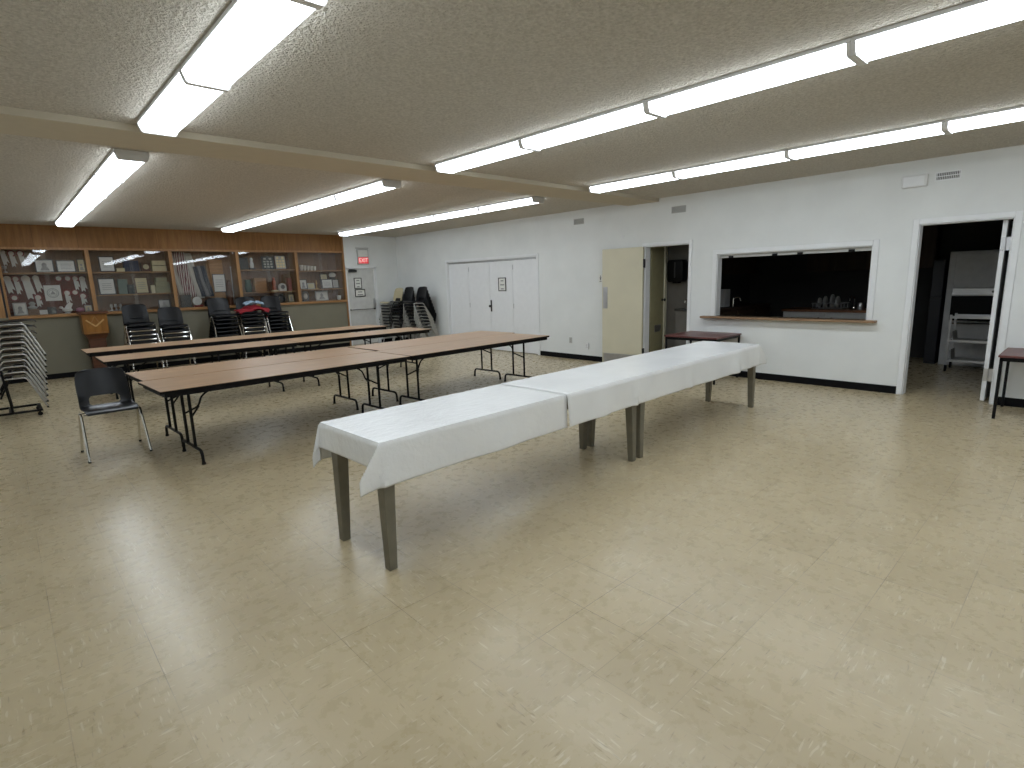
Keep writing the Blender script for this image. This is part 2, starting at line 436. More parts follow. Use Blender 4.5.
def p3(u, v, o=(.866, 5.164), a=A3): return (o[0]+u*math.cos(a)-v*math.sin(a), o[1]+u*math.sin(a)+v*math.cos(a), 0)
def q3(u, v): return p3(u, v, (3.346, 5.278), B3)
folding_table(L3, D3, 'folding table beside the lone black chair, front of the block', p3(L3/2, D3/2), A3, G3)
folding_table(L3, D3, 'folding table nearest the folding doors and camera, front right of the block', q3(L3/2, D3/2), B3, G3)
folding_table(L3, D3, 'folding table behind the one beside the lone chair', p3(L3/2+.046, D3*1.5+.028), A3, G3)
folding_table(L3, D3, 'folding table at the back right of the block', q3(L3/2+.087, D3*1.5+.016), B3, G3)
G12 = 'folding tables in the two rows before the stacked chairs'
folding_table(2.35, .747, 'left folding table in the middle row, just behind the block of four', (.825+1.176, 8.41, 0), 0, G12)
folding_table(2.35, .747, 'right folding table in the middle row, end reaching towards the folding doors', (.825+3.54, 8.415, 0), 0, G12)
folding_table(2.35, .727, 'left folding table in the farthest row, in front of the wooden lectern', (.804+1.176, 9.84, 0), 0, G12)
folding_table(2.35, .727, 'right folding table in the farthest row, towards the exit door', (.804+3.54, 9.845, 0), 0, G12)

# ------------------------------------------------------------------ stacking chairs (front faces -Y)
def shell_mesh(mat):
    prof = [(-.215, .425), (-.212, .440), (-.195, .448), (-.12, .444), (-.03, .436), (.07, .431), (.13, .433), (.165, .440), (.185, .450), (.196, .468), (.210, .515), (.218, .538), (.234, .59), (.254, .66), (.272, .72), (.286, .765), (.292, .783), (.298, .793)]
    wd = [.385, .395, .405, .415, .42, .42, .418, .414, .412, .41, .41, .41, .412, .410, .400, .372, .33, .26]
    us = [-1, -.97, -.85, -.7, -.6, -.5, -.25, 0, .25, .5, .6, .7, .85, .97, 1]
    q = MB(); vs = []; nu = len(us)
    for j, ((y, z), w) in enumerate(zip(prof, wd)):
        for u in us:
            x = u*w/2; yy, zz = y, z
            if j >= 8: yy = y-.030*abs(u)**2.2*min(1, (j-7)/4)      # wrap-around of the back
            elif j >= 3: zz = z+.014*abs(u)**3                      # dished seat
            if j in (9, 11) and abs(abs(u)-.6) < .01: pass
            vs.append([x, yy, zz])
    # round the slot corners
    hole_j = (8, 9, 10); hole_i = [i for i in range(nu-1) if us[i] >= -.6 and us[i+1] <= .6]
    for j, dz in ((8, .012), (11, -.014)):
        for i, u in enumerate(us):
            if abs(abs(u)-.6) < .01:
                vs[j*nu+i][2] += dz; vs[j*nu+i][0] *= .95
    fs = []
    for j in range(len(prof)-1):
        for i in range(nu-1):
            if j in hole_j and i in hole_i: continue
            fs.append((j*nu+i, j*nu+i+1, (j+1)*nu+i+1, (j+1)*nu+i))
    q.add(vs, fs)
    me = q.mesh('seat_shell', mat)
    bm = bmesh.new(); bm.from_mesh(me)
    bmesh.ops.solidify(bm, geom=bm.faces[:], thickness=.007)
    bm.to_mesh(me); bm.free(); me.shade_smooth(); me.set_sharp_from_angle(angle=R(50))
    return me
ME_SHELL = {'black': shell_mesh(m_shell), 'beige': shell_mesh(m_beige)}
def side_frame(s, mat, yf, ya, yb, yr, r):
    x, xf = s*.2275, s*.238
    q = MB(); q.tube(fillet([(xf, yf, .012), (x, ya, .412), (x, yb, .412), (xf, yr, .012)], .03), r, 8)
    return q.mesh('side_frame', mat)
def glide(s, y, r):
    q = MB(); q.tube([(s*.2385, y, 0), (s*.238, y-.005*(1 if y > 0 else -1), .022)], r, 8)
    return q.mesh('foot_glide', m_edge)
FR = {'chrome': (m_chrome, -.25, -.095, .04, .25, .0112), 'black': (m_steel, -.25, -.095, .04, .25, .0112), 'dull': (m_dull, -.25, -.095, .045, .30, .0112), 'wide': (m_dull, -.19, -.165, .085, .34, .0090), 'long': (m_dull, -.25, -.095, .12, .33, .0098), 'dark': (m_steel, -.25, -.095, .045, .30, .0112)}
ME_SIDE = {(k, s): side_frame(s, *v) for k, v in FR.items() for s in (-1, 1)}
ME_GLIDE = {(k, s): [glide(s, v[1], v[5]+.001), glide(s, v[4], v[5]+.001)] for k, v in FR.items() for s in (-1, 1)}
for _s in (-1, 1): ME_GLIDE[('wide', _s)] = ME_GLIDE[('wide', _s)][:1]
def brace_mesh(mat):
    q = MB()
    for y in (-.085, .03): q.tube([(-.2275, y, .409), (.2275, y, .409)], .008, 6)
    return q.mesh('seat_brace', mat)
def front_bar(mat):
    q = MB(); q.tube(fillet([(-.2275, -.085, .410), (-.203, -.088, .404), (-.203, -.222, .398), (.203, -.222, .398), (.203, -.088, .404), (.2275, -.085, .410)], .012, 2), .0095, 6); return q.mesh('front_rail', mat)
ME_BR = {k: brace_mesh(m) for k, m in (('chrome', m_chrome), ('dull', m_dull), ('black', m_steel), ('wide', m_dull), ('long', m_dull), ('dark', m_steel))}
ME_FB = {k: front_bar(m) for k, m in (('chrome', m_chrome), ('dull', m_dull), ('black', m_steel))}
def mk(name, me, parent):
    o = bpy.data.objects.new(name, me); COL.objects.link(o); o.parent = parent; return o
PROTO = {}
def chair(kind, metal, rail, label, loc, rotz, group=None):
    key = (kind, metal, rail)
    if key in PROTO: return dup(PROTO[key], loc, rotz, label, group)
    t = thing('stacking_chair', label, 'chair', loc, rotz, group)
    mk('seat_shell', ME_SHELL[kind], t)
    for s in (-1, 1):
        f = mk('side_frame', ME_SIDE[(metal, s)], t)
        for g in ME_GLIDE[(metal, s)]: mk('foot_glide', g, f)
    mk('seat_brace', ME_BR[metal], t)
    if rail: mk('front_rail', ME_FB[rail], t)
    PROTO[key] = t; return t
chair('black', 'chrome', None, 'single black plastic shell chair at the left end of the block of tables', (.636, 6.36, 0), R(1))
def lvl(k, n): return 'topmost' if k == n-1 else f'{ORD[n-1-k]} from the top' if k else 'lowest'
def stack(x, y, n, rotz, where, spec, pitch=.078, lean=.006, zero=0):
    g = f'chairs stacked {where}'
    f = Vector((math.sin(rotz), -math.cos(rotz), 0))
    for k in range(n):
        kind, metal, rail = spec(k, n)
        p = Vector((x, y, zero+k*pitch))+f*lean*(k-(n-1))
        col = 'beige' if kind == 'beige' else 'black'
        chair(kind, metal, rail, f'{col} shell chair, {lvl(k, n)} in the stack {where}', p, rotz, g)
stack(1.885, 12.20, 7, R(2), 'beside the wooden lectern', lambda k, n: ('black', 'chrome', 'chrome' if k < n-1 else None), .082)
stack(2.43, 12.18, 6, R(-2), 'second from the lectern', lambda k, n: ('black', 'chrome', 'chrome' if k < n-1 else None), .082)
stack(3.33, 12.20, 8, R(1), 'in front of the hanging sashes', lambda k, n: ('black', 'chrome' if k == n-1 else 'black', None), .079)
stack(3.86, 12.20, 8, R(-1), 'beneath the red cloth', lambda k, n: ('black', 'chrome', 'chrome' if k < 5 else None), .078)
stack(4.372, 12.18, 8, R(1), 'just right of the red cloth', lambda k, n: ('black', 'chrome' if k == n-1 else 'black', None), .078)
stack(7.42, 12.48, 9, R(-90), 'with the beige top chair', lambda k, n: ('beige', 'dull', 'dull') if k == n-1 else ('black', 'dull', 'dull'), .076, .008)
stack(7.40, 11.96, 9, R(-90), 'in the middle of the corner', lambda k, n: ('black', 'dull' if k < 5 else 'dark', 'dull' if k < 5 else None), .079, .008)
stack(7.32, 11.25, 9, R(-90), 'leaning beside the folding doors', lambda k, n: ('black', 'wide', None), .079, .028)
stack(.11, 9.36, 10, R(90), 'on the black dolly', lambda k, n: ('black', 'long', None), .074, .008, .088)
stack(.09, 11.28, 2, R(90), 'on the floor behind the dolly', lambda k, n: ('black', 'black', None), .078, .005)
# dolly
t = thing('chair_dolly', 'black steel chair dolly on casters under the leaning chair stack', 'dolly', (-.03, 9.36, 0))
q = MB()
for y in (-.25, .25): q.box(-.40, .26, y-.02, y+.02, .06, .085)
for x in (-.38, -.06, .22): q.box(x, x+.04, -.23, .23, .06, .084)
q.build('frame', m_steel, t, bevel=.004)
for x in (-.34, .23):
    for y in (-.25, .25):
        q = MB(); q.lathe([(.01, -.012), (.024, -.012), (.026, 0), (.024, .012), (.01, .012)], (x, y, .026), 14, 'y'); q.box(x-.010, x+.010, y-.018, y+.018, .03, .06)
        q.build('caster', m_edge, t)
for y in (-.275, .275):
    q = MB(); q.tube([(-.02, y, .07), (-.06, y, .62)], .012); q.build('upright_post', m_steel, t)
# cloth on a stack
def crumple(name, label, cat, loc, sx, sy, hz, mat, seed, parts=()):
    rnd = random.Random(seed); ph = [rnd.uniform(0, 6.28) for _ in range(6)]
    def fn(u, v):
        x, y = (u-.5)*2, (v-.5)*2; e = max(0, 1-(abs(x)**2.5*.6+abs(y)**2.5*.6))
        z = hz*e**.6*(.62+.22*math.sin(5*x+ph[0]+2*y)+.16*math.sin(9*y+ph[1]+3*x))+.004
        return (x*sx/2*(1+.12*math.sin(4*y+ph[2])), y*sy/2*(1+.12*math.sin(4*x+ph[3])), max(.004, z))
    q = MB(); q.grid(fn, 22, 16)
    n = 23; 
    o = q.build(name, mat, None, loc)
    md = o.modifiers.new('thick', 'SOLIDIFY'); md.thickness = .006; md.offset = 1
    return tag(o, label, cat)
crumple('red_cloth', 'crumpled dark red cloth lying across the top seat of a chair stack', 'cloth', (3.87, 12.09, .546+.455), .64, .30, .17, m_red, 3)
crumple('blue_cloth', 'small pale blue cloth bundled on top of the red cloth', 'cloth', (3.90, 12.07, .546+.625), .34, .16, .09, m_blue, 5)

# ------------------------------------------------------------------ white covered tables
AW = R(1.75); cw, sw = math.cos(AW), math.sin(AW)
OW = Vector((1.315, 2.43, 0)); ZW = .722; LT, DW = 2.42, .655
def wooden_table(u0, label):
    o = OW+Vector((u0*cw, u0*sw, 0))
    t = thing('wooden_table', label, 'table', o, AW, 'tables under the white cloths')
    MB().box(0, LT, 0, DW, ZW-.03, ZW).build('tabletop', m_leg, t, bevel=.003)
    q = MB(); q.box(.09, LT-.09, .03, .05, ZW-.12, ZW-.03); q.box(.09, LT-.09, DW-.05, DW-.03, ZW-.12, ZW-.03)
    q.box(.03, .05, .09, DW-.09, ZW-.12, ZW-.03); q.box(LT-.05, LT-.03, .09, DW-.09, ZW-.12, ZW-.03)
    q.build('apron', m_leg, t)
    for x, sx in ((.012, 1), (LT-.012, -1)):
        for y, sy in ((.012, 1), (DW-.08, -1)):
            def quad(w, z, off=0):
                xs = sorted((x+sx*off, x+sx*(off+w))); ys = sorted((y+sy*off, y+sy*(off+w)))
                return [(xs[0], ys[0], z), (xs[1], ys[0], z), (xs[1], ys[1], z), (xs[0], ys[1], z)]
            MB().frustum(quad(.05, 0, .0), quad(.078, ZW-.03, 0)).build('leg', m_leg, t, bevel=.003)
    return t
wooden_table(0, 'grey brown wooden table with square tapered legs, the nearer one under white cloth')
wooden_table(LT+.035, 'grey brown wooden table with square tapered legs, the farther one under white cloth')
LW = LT*2+.035
def tablecloth(u0, u1, endL, endR, drop, label, seed, step=.006):
    rnd = random.Random(seed); ph = [rnd.uniform(0, 6.28) for _ in range(8)]
    z0 = ZW+step; q = MB()
    e = .006+(step-.002)*1.8                                          # gap between wood and hanging cloth
    us, vs = [], []
    if endL: us += [(-endL*(1-k/14), ) for k in range(14)]
    nt_ = max(8, int((u1-u0)/.045)); us += [(u0+(u1-u0)*k/nt_,) for k in range(nt_+1)]
    if endR: us += [(LW+endR*(k+1)/14,) for k in range(14)]
    us = [a[0] for a in us]
    vs = [-drop*(1-k/18) for k in range(18)]+[DW*k/14 for k in range(15)]+[DW+drop*(k+1)/18 for k in range(18)]
    def wave(u): return sum(c*math.exp(-((u-m)/w)**2) for m, w, c in ((2.34, .035, .034), (3.27, .03, .024), (1.9, .12, .020), (4.25, .09, .036), (4.6, .06, .022), (.9, .2, .014)))+.010*math.sin(2.2*u+ph[0])+.007*math.sin(5.3*u+ph[1])+.004*math.sin(11*u+ph[2])
    def P(u, v):
        du = -u if u < 0 else (u-LW if u > LW else 0); su = -1 if u < 0 else 1
        dv = -v if v < 0 else (v-DW if v > DW else 0); sv = -1 if v < 0 else 1
        bu, bv = min(max(u, 0), LW), min(max(v, 0), DW)
        if du == 0 and dv == 0:
            return (bu, bv, z0)
        if du > 0 and dv > 0:                          # hanging corner: a folded cone
            r = math.hypot(du, dv); th = math.atan2(dv, du)/(PI/2)
            tt = th*90                                  # the long side runs on past the corner, the end folds behind it
            fold = .86 if sv < 0 else .30
            phi = R(2+fold*(90-tt if tt > 45 else tt)); az = R(9) if tt > 45 else R(11*tt/45-2)
            s = r*math.sin(phi)
            return (bu+su*(e+s*math.cos(az)), bv+sv*(e+s*math.sin(az)), z0-r*math.cos(phi))
        d = du or dv
        # flare near the corners so that panels join the cone
        cd = min(bu if (endL) else 9, (LW-bu) if endR else 9) if dv else min(bv, DW-bv)
        fl = R(4)*math.exp(-cd/.12)+R(1.2)
        out = e*min(1, d/.02)+d*math.sin(fl)
        if dv: out += (d/drop)*max(0, .006+wave(bu))*(1-math.exp(-cd/.25))*1.0
        hang = d*math.cos(fl)
        if dv: return (bu, bv+sv*out, z0-hang)
        return (bu+su*out, bv, z0-hang)
    pts = [P(u, v) for v in vs for u in us]; nu = len(us)
    fs = [(j*nu+i, j*nu+i+1, (j+1)*nu+i+1, (j+1)*nu+i) for j in range(len(vs)-1) for i in range(nu-1)]
    q.add(pts, fs)
    o = q.build('tablecloth', m_cloth, None, OW, AW)
    md = o.modifiers.new('thick', 'SOLIDIFY'); md.thickness = .002; md.offset = 1
    return tag(o, label, 'tablecloth', 'white table covers')
tablecloth(0, 1.484, .15, 0, .235, 'white vinyl tablecloth on the nearer table end, its near corners hanging in points', 11, .002)
tablecloth(1.4875, LW, 0, .17, .235, 'white vinyl tablecloth on the far end, running towards the serving hatch', 23, .005)

# ------------------------------------------------------------------ small red-brown tables by the right wall
def small_table(label, xa, xb, ya, yb, z):
    t = thing('small_table', label, 'table', ((xa+xb)/2, (ya+yb)/2, 0), 0, 'small red brown tables at the white wall')
    a, b_ = (xb-xa)/2, (yb-ya)/2
    MB().box(-a, a, -b_, b_, z-.022, z).build('tabletop', m_mahog, t, bevel=.003)
    q = MB(); q.box(-a+.012, a-.012, -b_+.012, -b_+.032, z-.06, z-.022); q.box(-a+.012, a-.012, b_-.032, b_-.012, z-.06, z-.022)
    q.box(-a+.012, -a+.032, -b_+.03, b_-.03, z-.06, z-.022); q.box(a-.032, a-.012, -b_+.03, b_-.03, z-.06, z-.022); q.build('apron', m_steel, t)
    for x in (-a+.012, a-.037):
        for y in (-b_+.012, b_-.037): MB().box(x, x+.025, y, y+.025, 0, z-.022).build('leg', m_steel, t, bevel=.002)
small_table('small red brown table below the hatch, beside the restroom doorway', 7.10, 7.86, 3.53, 4.34, .655)
small_table('small red brown table beside the kitchen doorway', 7.13, 7.86, -.55, .632, .645)
# ------------------------------------------------------------------ text helper
def text_mesh(body, size, mat, name, parent=None, loc=(0, 0, 0), rot=(PI/2, 0, 0), depth=.001, sx=1.0):
    cu = bpy.data.curves.new(name, 'FONT'); cu.body = body; cu.size = size; cu.extrude = depth; cu.align_x = 'CENTER'; cu.align_y = 'CENTER'
    o = bpy.data.objects.new(name+'_tmp', cu); COL.objects.link(o)
    bpy.context.view_layer.update()
    me = bpy.data.meshes.new_from_object(o.evaluated_get(bpy.context.evaluated_depsgraph_get()))
    bpy.data.objects.remove(o); me.materials.clear(); me.materials.append(mat); me.name = name
    w = bpy.data.objects.new(name, me); COL.objects.link(w); w.parent = parent; w.location = loc; w.rotation_euler = rot; w.scale = (sx, 1, 1)
    return w
# ------------------------------------------------------------------ folding doors (right wall)
xd = XR+.035
for k in range(4):
    y1 = DF[1]-.012-k*(DF[1]-DF[0]-.024)/4; y0 = y1-(DF[1]-DF[0]-.024)/4
    wdo = ['leftmost panel of the white folding doors, next to the corner chair stacks', 'second panel of the white folding doors, left of the lock', 'third panel of the white folding doors, with the lock and framed notice', 'rightmost panel of the white folding doors'][k]
    t = thing('folding_door', wdo, 'door', (xd, (y0+y1)/2, 0), 0, 'white folding door panels')
    hw = (y1-y0)/2
    MB().box(0, .038, -hw+.002, hw-.002, .012, DF[2]-.045).build('door_panel', m_trim, t, bevel=.002)
    if k in (1, 3):
        q = MB()
        for z in (.25, .98, 1.78): q.box(-.004, .001, hw-.024, hw-.003, z-.05, z+.05)
        q.build('hinge', m_alu, t)
    if k == 2:
        MB().box(-.005, .001, hw-.052, hw-.006, .85, 1.10).build('lock_plate', m_dk, t, bevel=.001)
        q = MB(); q.lathe([(.010, 0), (.012, -.03), (.026, -.035), (.026, -.052), (.018, -.058)], (-.005, hw-.03, .97), 14, 'x')
        q.build('door_knob', m_dk, t)
q = MB(); q.box(XR+.02, XR+.09, DF[0]+.012, DF[1]-.012, DF[2]-.04, DF[2]-.012); struct(q.build('trim_7', m_alu))
def notice(name, label, x, y, z, w, h, face, frame, lines, group=None, mat=None):
    # face 'x': hangs on the right wall side facing -X; 'y': facing -Y
    t = thing(name, label, 'notice', (x, y, z), -PI/2 if face == 'x' else 0, group)
    f = .018
    q = MB(); q.box(-w/2, w/2, -.012, 0, 0, f); q.box(-w/2, w/2, -.012, 0, h-f, h); q.box(-w/2, -w/2+f, -.012, 0, f, h-f); q.box(w/2-f, w/2, -.012, 0, f, h-f)
    q.build('frame', frame, t)
    MB().box(-w/2+f, w/2-f, -.006, 0, f, h-f).build('sheet', mat or m_paper, t)
    if lines:
        q = MB()
        for i in range(lines):
            zz = h-f-.05-(h-2*f-.08)*i/max(1, lines-1); ww = (w-2*f)*(.30 if i % 2 else .22)
            q.box(-ww, ww, -.0075, -.006, zz-.010, zz+.010)
        q.build('print', m_ink, t)
    return t
notice('door_notice', 'framed white notice on the third folding door panel', XR+.034, 8.775, 1.29, .24, .285, 'x', m_dk, 3)
# ------------------------------------------------------------------ restroom door leaf, folded back on the wall
a = math.atan2(.05, .8)
t = thing('cream_door', 'cream door swung flat against the white wall, left of the restroom doorway', 'door', (XR-.05, 5.20, 0), a)
MB().box(-.04, 0, 0, .79, .02, 1.985).build('door_leaf', m_cream, t, bevel=.002)
MB().box(-.043, -.040, .03, .76, .03, .20).build('kick_plate', m_alu, t)
MB().box(-.044, -.040, .68, .77, .98, 1.35).build('push_plate', m_alu, t, bevel=.001)
q = MB()
for z in (.25, 1.72): q.box(-.035, -.005, -.022, .002, z-.07, z+.07); q.tube([(-.0, -.014, z-.07), (-.0, -.014, z+.07)], .011)
q.build('hinge', m_dk, t)
t = thing('restroom_sign', 'small pale restroom sign beside the free edge of the cream door', 'sign', (XR-.001, 6.125, 1.42), -PI/2)
MB().box(-.045, .045, -.006, 0, 0, .15).build('sign_plate', m_paper, t, bevel=.001)
q = MB(); q.ball((0, -.007, .118), .012, 10, (1, .3, 1)); q.prism([(-.018, .10), (.018, .10), (.010, .05), (-.010, .05)], 'y', -.009, -.006); q.prism([(-.022, .035), (.022, .035), (.022, .022), (-.022, .022)], 'y', -.009, -.006)
q.build('symbol', m_ink, t)
# restroom behind the doorway
rx0, rx1, ry0, ry1 = XR+WT, 8.62, 4.40, 5.66
m_rest = plain('shaded restroom wall', (.13, .12, .105), .7)  # dimness of the restroom is put into this dark colour
m_shaded_door = plain('shaded inner door', srgb(150, 143, 110), .5)  # cream door, darkened so the shade behind the doorway is in its colour
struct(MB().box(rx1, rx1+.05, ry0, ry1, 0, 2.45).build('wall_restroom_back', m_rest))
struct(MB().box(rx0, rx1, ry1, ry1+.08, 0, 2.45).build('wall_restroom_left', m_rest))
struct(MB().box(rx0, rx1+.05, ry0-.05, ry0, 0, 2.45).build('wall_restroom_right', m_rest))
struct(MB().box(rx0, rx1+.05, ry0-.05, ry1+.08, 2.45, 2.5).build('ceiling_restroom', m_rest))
ai = math.atan2(.03, .46)
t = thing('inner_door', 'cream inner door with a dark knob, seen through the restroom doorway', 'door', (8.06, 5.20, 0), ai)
MB().box(0, .44, 0, .035, .01, 2.0).build('door_leaf', m_shaded_door, t, bevel=.002)
q = MB(); q.lathe([(.024, 0), (.026, -.008), (.011, -.014), (.011, -.034), (.026, -.042), (.026, -.058), (.016, -.066)], (.395, 0, 1.10), 14, 'y'); q.build('door_knob', m_dk, t)
MB().box(.14, .36, -.003, 0, .56, .68).build('door_vent', m_alu, t)
q = MB().box(8.515, 8.585, 5.21, 5.30, 0, 2.05).build('door_post', m_cream, None, bevel=.004); tag(q, 'pale door post beyond the inner restroom door', 'post')
t = thing('towel_dispenser', 'black paper towel dispenser on the dim restroom wall', 'dispenser', (rx1, 4.99, 1.40), -PI/2)
q = MB(); q.prism([(-.15, .04), (-.12, 0), (.12, 0), (.15, .04), (.15, .33), (.12, .37), (-.12, .37), (-.15, .33)], 'y', -.17, 0); q.build('housing', m_edge, t, bevel=.012, seg=2)
MB().box(-.012, .012, -.176, -.17, .07, .33).build('front_ridge', m_dk, t)
MB().box(-.05, .05, -.15, -.05, -.02, 0).build('spout', m_edge, t)
t = thing('washbasin_counter', 'pale washbasin counter at the right of the restroom', 'counter', (8.46, 4.66, 0))
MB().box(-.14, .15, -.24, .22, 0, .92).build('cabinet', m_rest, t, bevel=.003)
MB().box(-.16, .155, -.25, .235, .92, .96).build('worktop', m_dk, t, bevel=.004)
q = MB(); q.tube(fillet([(.08, .1, .96), (.08, .1, 1.10), (-.04, .1, 1.10), (-.04, .1, 1.05)], .04), .012); q.build('faucet', m_chrome, t)

# ------------------------------------------------------------------ exit door
t = thing('exit_door', 'pale grey exit door with a push bar under the red exit sign', 'door', (ED[0], YB+.03, 0))
Wd = ED[1]-ED[0]
m_exit = plain('pale grey door paint', (.60, .60, .58), .5)
MB().box(.022, Wd-.022, 0, .045, .01, ED[2]-.012).build('door_leaf', m_exit, t, bevel=.002)
q = MB(); q.box(.04, Wd-.05, -.045, -.03, .893, .907); q.box(.04, .06, -.045, 0, .885, .915); q.box(Wd-.08, Wd-.045, -.045, 0, .88, .92); q.build('push_bar', m_dk, t, bevel=.003)
q = MB(); q.box(Wd-.075, Wd-.03, -.03, 0, .93, 1.16); q.box(Wd-.062, Wd-.042, -.055, -.03, .99, 1.12); q.build('lock_case', m_alu, t, bevel=.003)
q = MB(); q.box(.07, .28, -.06, 0, ED[2]-.10, ED[2]-.04); q.tube([(.25, -.045, ED[2]-.035), (.05, -.10, ED[2]-.03)], .008); q.build('door_closer', m_dk, t, bevel=.002)
notice('door_notice', 'upper upright framed notice on the exit door', 6.74, YB+.029, 1.42, .21, .27, 'y', m_dk, 3, None)
notice('door_notice', 'lower sideways framed notice on the exit door', 6.78, YB+.029, 1.22, .28, .185, 'y', m_dk, 2, None)
t = thing('exit_sign', 'red EXIT sign with a white panel above it, over the pale grey exit door', 'sign', (6.905, YB, 2.02))
MB().box(-.15, .15, -.05, 0, 0, .37).build('housing', m_vent, t, bevel=.004)
MB().box(-.135, .135, -.054, -.05, .02, .17).build('red_panel', emit('lit red panel', srgb(214, 60, 66), .55), t)
text_mesh('EXIT', .145, emit('lit sign letters', (1, .72, .70, 1), .7), 'lettering', t, (0, -.0565, .095), sx=.82)
MB().box(-.13, .13, -.053, -.05, .19, .35).build('white_panel', m_paper, t)
MB().box(-.17, .17, -.03, 0, .385, .41).build('top_bracket', m_vent, t)

# ------------------------------------------------------------------ serving hatch
sm = MB().box(XR-.115, XR+WT, HT[0]-.115, HT[1]+.19, HT[2]-.03, HT[2]).build('hatch_ledge', m_sill, None, bevel=.005)
tag(sm, 'brown wooden ledge along the bottom of the serving hatch', 'ledge')
t = thing('shutter_track', 'pale rail with clips along the top of the serving hatch', 'rail', (XR+.07, 0, HT[3]-.012))
MB().box(-.02, .02, HT[0]+.014, HT[1]-.014, -.045, 0).build('rail', m_vent, t, bevel=.002)
for y in (2.22, 2.83, 3.16, 3.78): MB().box(-.03, .03, y-.035, y+.035, -.05, -.018).build('clip', m_edge, t, bevel=.002)

# ------------------------------------------------------------------ vents and plates on the right wall
def grille(label, y, z, w, h, n, mat=m_vent, dark=m_dvent):
    t = thing('wall_vent', label, 'vent', (XR, y, z), -PI/2)
    q = MB(); q.box(-w/2, w/2, -.012, 0, 0, .014); q.box(-w/2, w/2, -.012, 0, h-.014, h); q.box(-w/2, -w/2+.014, -.012, 0, .014, h-.014); q.box(w/2-.014, w/2, -.012, 0, .014, h-.014); q.box(-w/2, w/2, -.011, 0, h/2-.004, h/2+.004)
    q.build('frame', mat, t)
    MB().box(-w/2+.012, w/2-.012, -.002, 0, .012, h-.012).build('duct', dark, t)
    q = MB()
    for i in range(n):
        x = -w/2+.014+(w-.028)*(i+.5)/n; q.box(x-.0026, x+.0026, -.008, -.002, .014, h-.014)
    q.build('louvre', mat, t)
grille('wall vent with dark upright slots, above the kitchen doorway', 1.32, 2.458, .235, .10, 13, m_trim)
grille('small grey wall vent high up between restroom doorway and hatch', 4.62, 2.46, .24, .10, 22, m_vent, m_vent)
grille('small grey wall vent high up left of the cream door', 6.62, 2.468, .225, .10, 22, m_vent, m_vent)
t = thing('wall_box', 'pale rectangular box high on the wall left of the slotted vent', 'box', (XR, 1.615, 2.42), -PI/2)
MB().box(-.12, .12, -.05, 0, 0, .13).build('housing', m_fix, t, bevel=.006)
MB().box(-.105, .09, -.054, -.05, .015, .115).build('cover', m_trim, t, bevel=.001)
for y, z, l in ((6.84, .30, 'white outlet plate nearer the folding doors, low on the wall'), (6.43, .215, 'white outlet box nearer the cream door, low on the wall')):
    t = thing('wall_outlet', l, 'outlet', (XR, y, z), -PI/2, 'outlets low on the white wall')
    MB().box(-.035, .035, -.008 if y > 6.6 else -.03, 0, 0, .11).build('cover_plate', m_vent if y > 6.6 else m_fix, t, bevel=.002)
    q = MB(); yy = -.0095 if y > 6.6 else -.0315
    for zz in (.035, .075): q.box(-.012, -.008, yy, yy+.002, zz-.008, zz+.008); q.box(.008, .012, yy, yy+.002, zz-.008, zz+.008)
    q.build('socket', m_dvent, t)
o = MB().lathe([(.024, 0), (.022, -.005), (.012, -.007)], (0, 0, 0), 16, 'x').build('wall_button', m_trim, None, (XR, 5.66, 2.18))
tag(o, 'tiny round white button on the wall above the cream door', 'button')

# ------------------------------------------------------------------ kitchen behind hatch and doorway
kx0, kx1, ky0, ky1 = XR+WT, 11.4, -1.3, 5.75
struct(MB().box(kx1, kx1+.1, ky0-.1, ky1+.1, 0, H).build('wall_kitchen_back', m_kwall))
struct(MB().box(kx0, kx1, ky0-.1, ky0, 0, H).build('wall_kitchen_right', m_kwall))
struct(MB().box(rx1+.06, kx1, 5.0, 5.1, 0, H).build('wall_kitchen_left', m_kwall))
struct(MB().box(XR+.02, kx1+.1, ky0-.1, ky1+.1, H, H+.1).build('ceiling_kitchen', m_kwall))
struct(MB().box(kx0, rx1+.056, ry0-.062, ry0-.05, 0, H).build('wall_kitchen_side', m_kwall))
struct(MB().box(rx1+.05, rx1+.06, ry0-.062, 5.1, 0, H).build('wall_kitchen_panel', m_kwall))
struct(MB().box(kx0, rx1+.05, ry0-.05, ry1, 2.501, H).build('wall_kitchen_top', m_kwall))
# counters and cupboards
def base_cabinet(label, x, y, w, d, face, mat, h=.83, doors=2):
    # local: front faces -Y, width along X
    t = thing('base_cabinet', label, 'cabinet', (x, y, 0), face)
    MB().box(-w/2, w/2, 0, d, .0, h).build('carcass', mat, t)
    for i in range(doors):
        a0 = -w/2+w*i/doors+.008; a1 = -w/2+w*(i+1)/doors-.008
        o = MB().box(a0, a1, -.018, 0, .12, h-.20).build('door', mat, t, bevel=.003)
        q = MB(); q.box((a0+a1)/2-.03, (a0+a1)/2+.03, -.035, -.018, h-.25, h-.235); q.build('handle', m_dk, o)
        o = MB().box(a0, a1, -.018, 0, h-.185, h-.02).build('drawer', mat, t, bevel=.003)
        q = MB(); q.ball((a1-.09 if i == 0 else a0+.09, -.030, h-.10), .016, 10); q.build('knob', m_dk, o)
    return t
base_cabinet('white drawer cabinet seen through the serving hatch', 10.10, 3.13, 1.36, .6, -PI/2, m_kwhite, .83)
o = MB().box(10.06, 10.72, 2.43, 3.83, .832, .87).build('kitchen_worktop', m_counter, None, bevel=.004); tag(o, 'brown worktop edge on the white drawers behind the hatch', 'worktop')
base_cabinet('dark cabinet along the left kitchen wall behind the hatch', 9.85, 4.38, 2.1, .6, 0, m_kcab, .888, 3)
o = MB().box(8.76, 10.92, 4.35, 4.99, .89, .93).build('kitchen_worktop', m_kcab, None, bevel=.004); tag(o, 'dark worktop along the left kitchen wall', 'worktop')
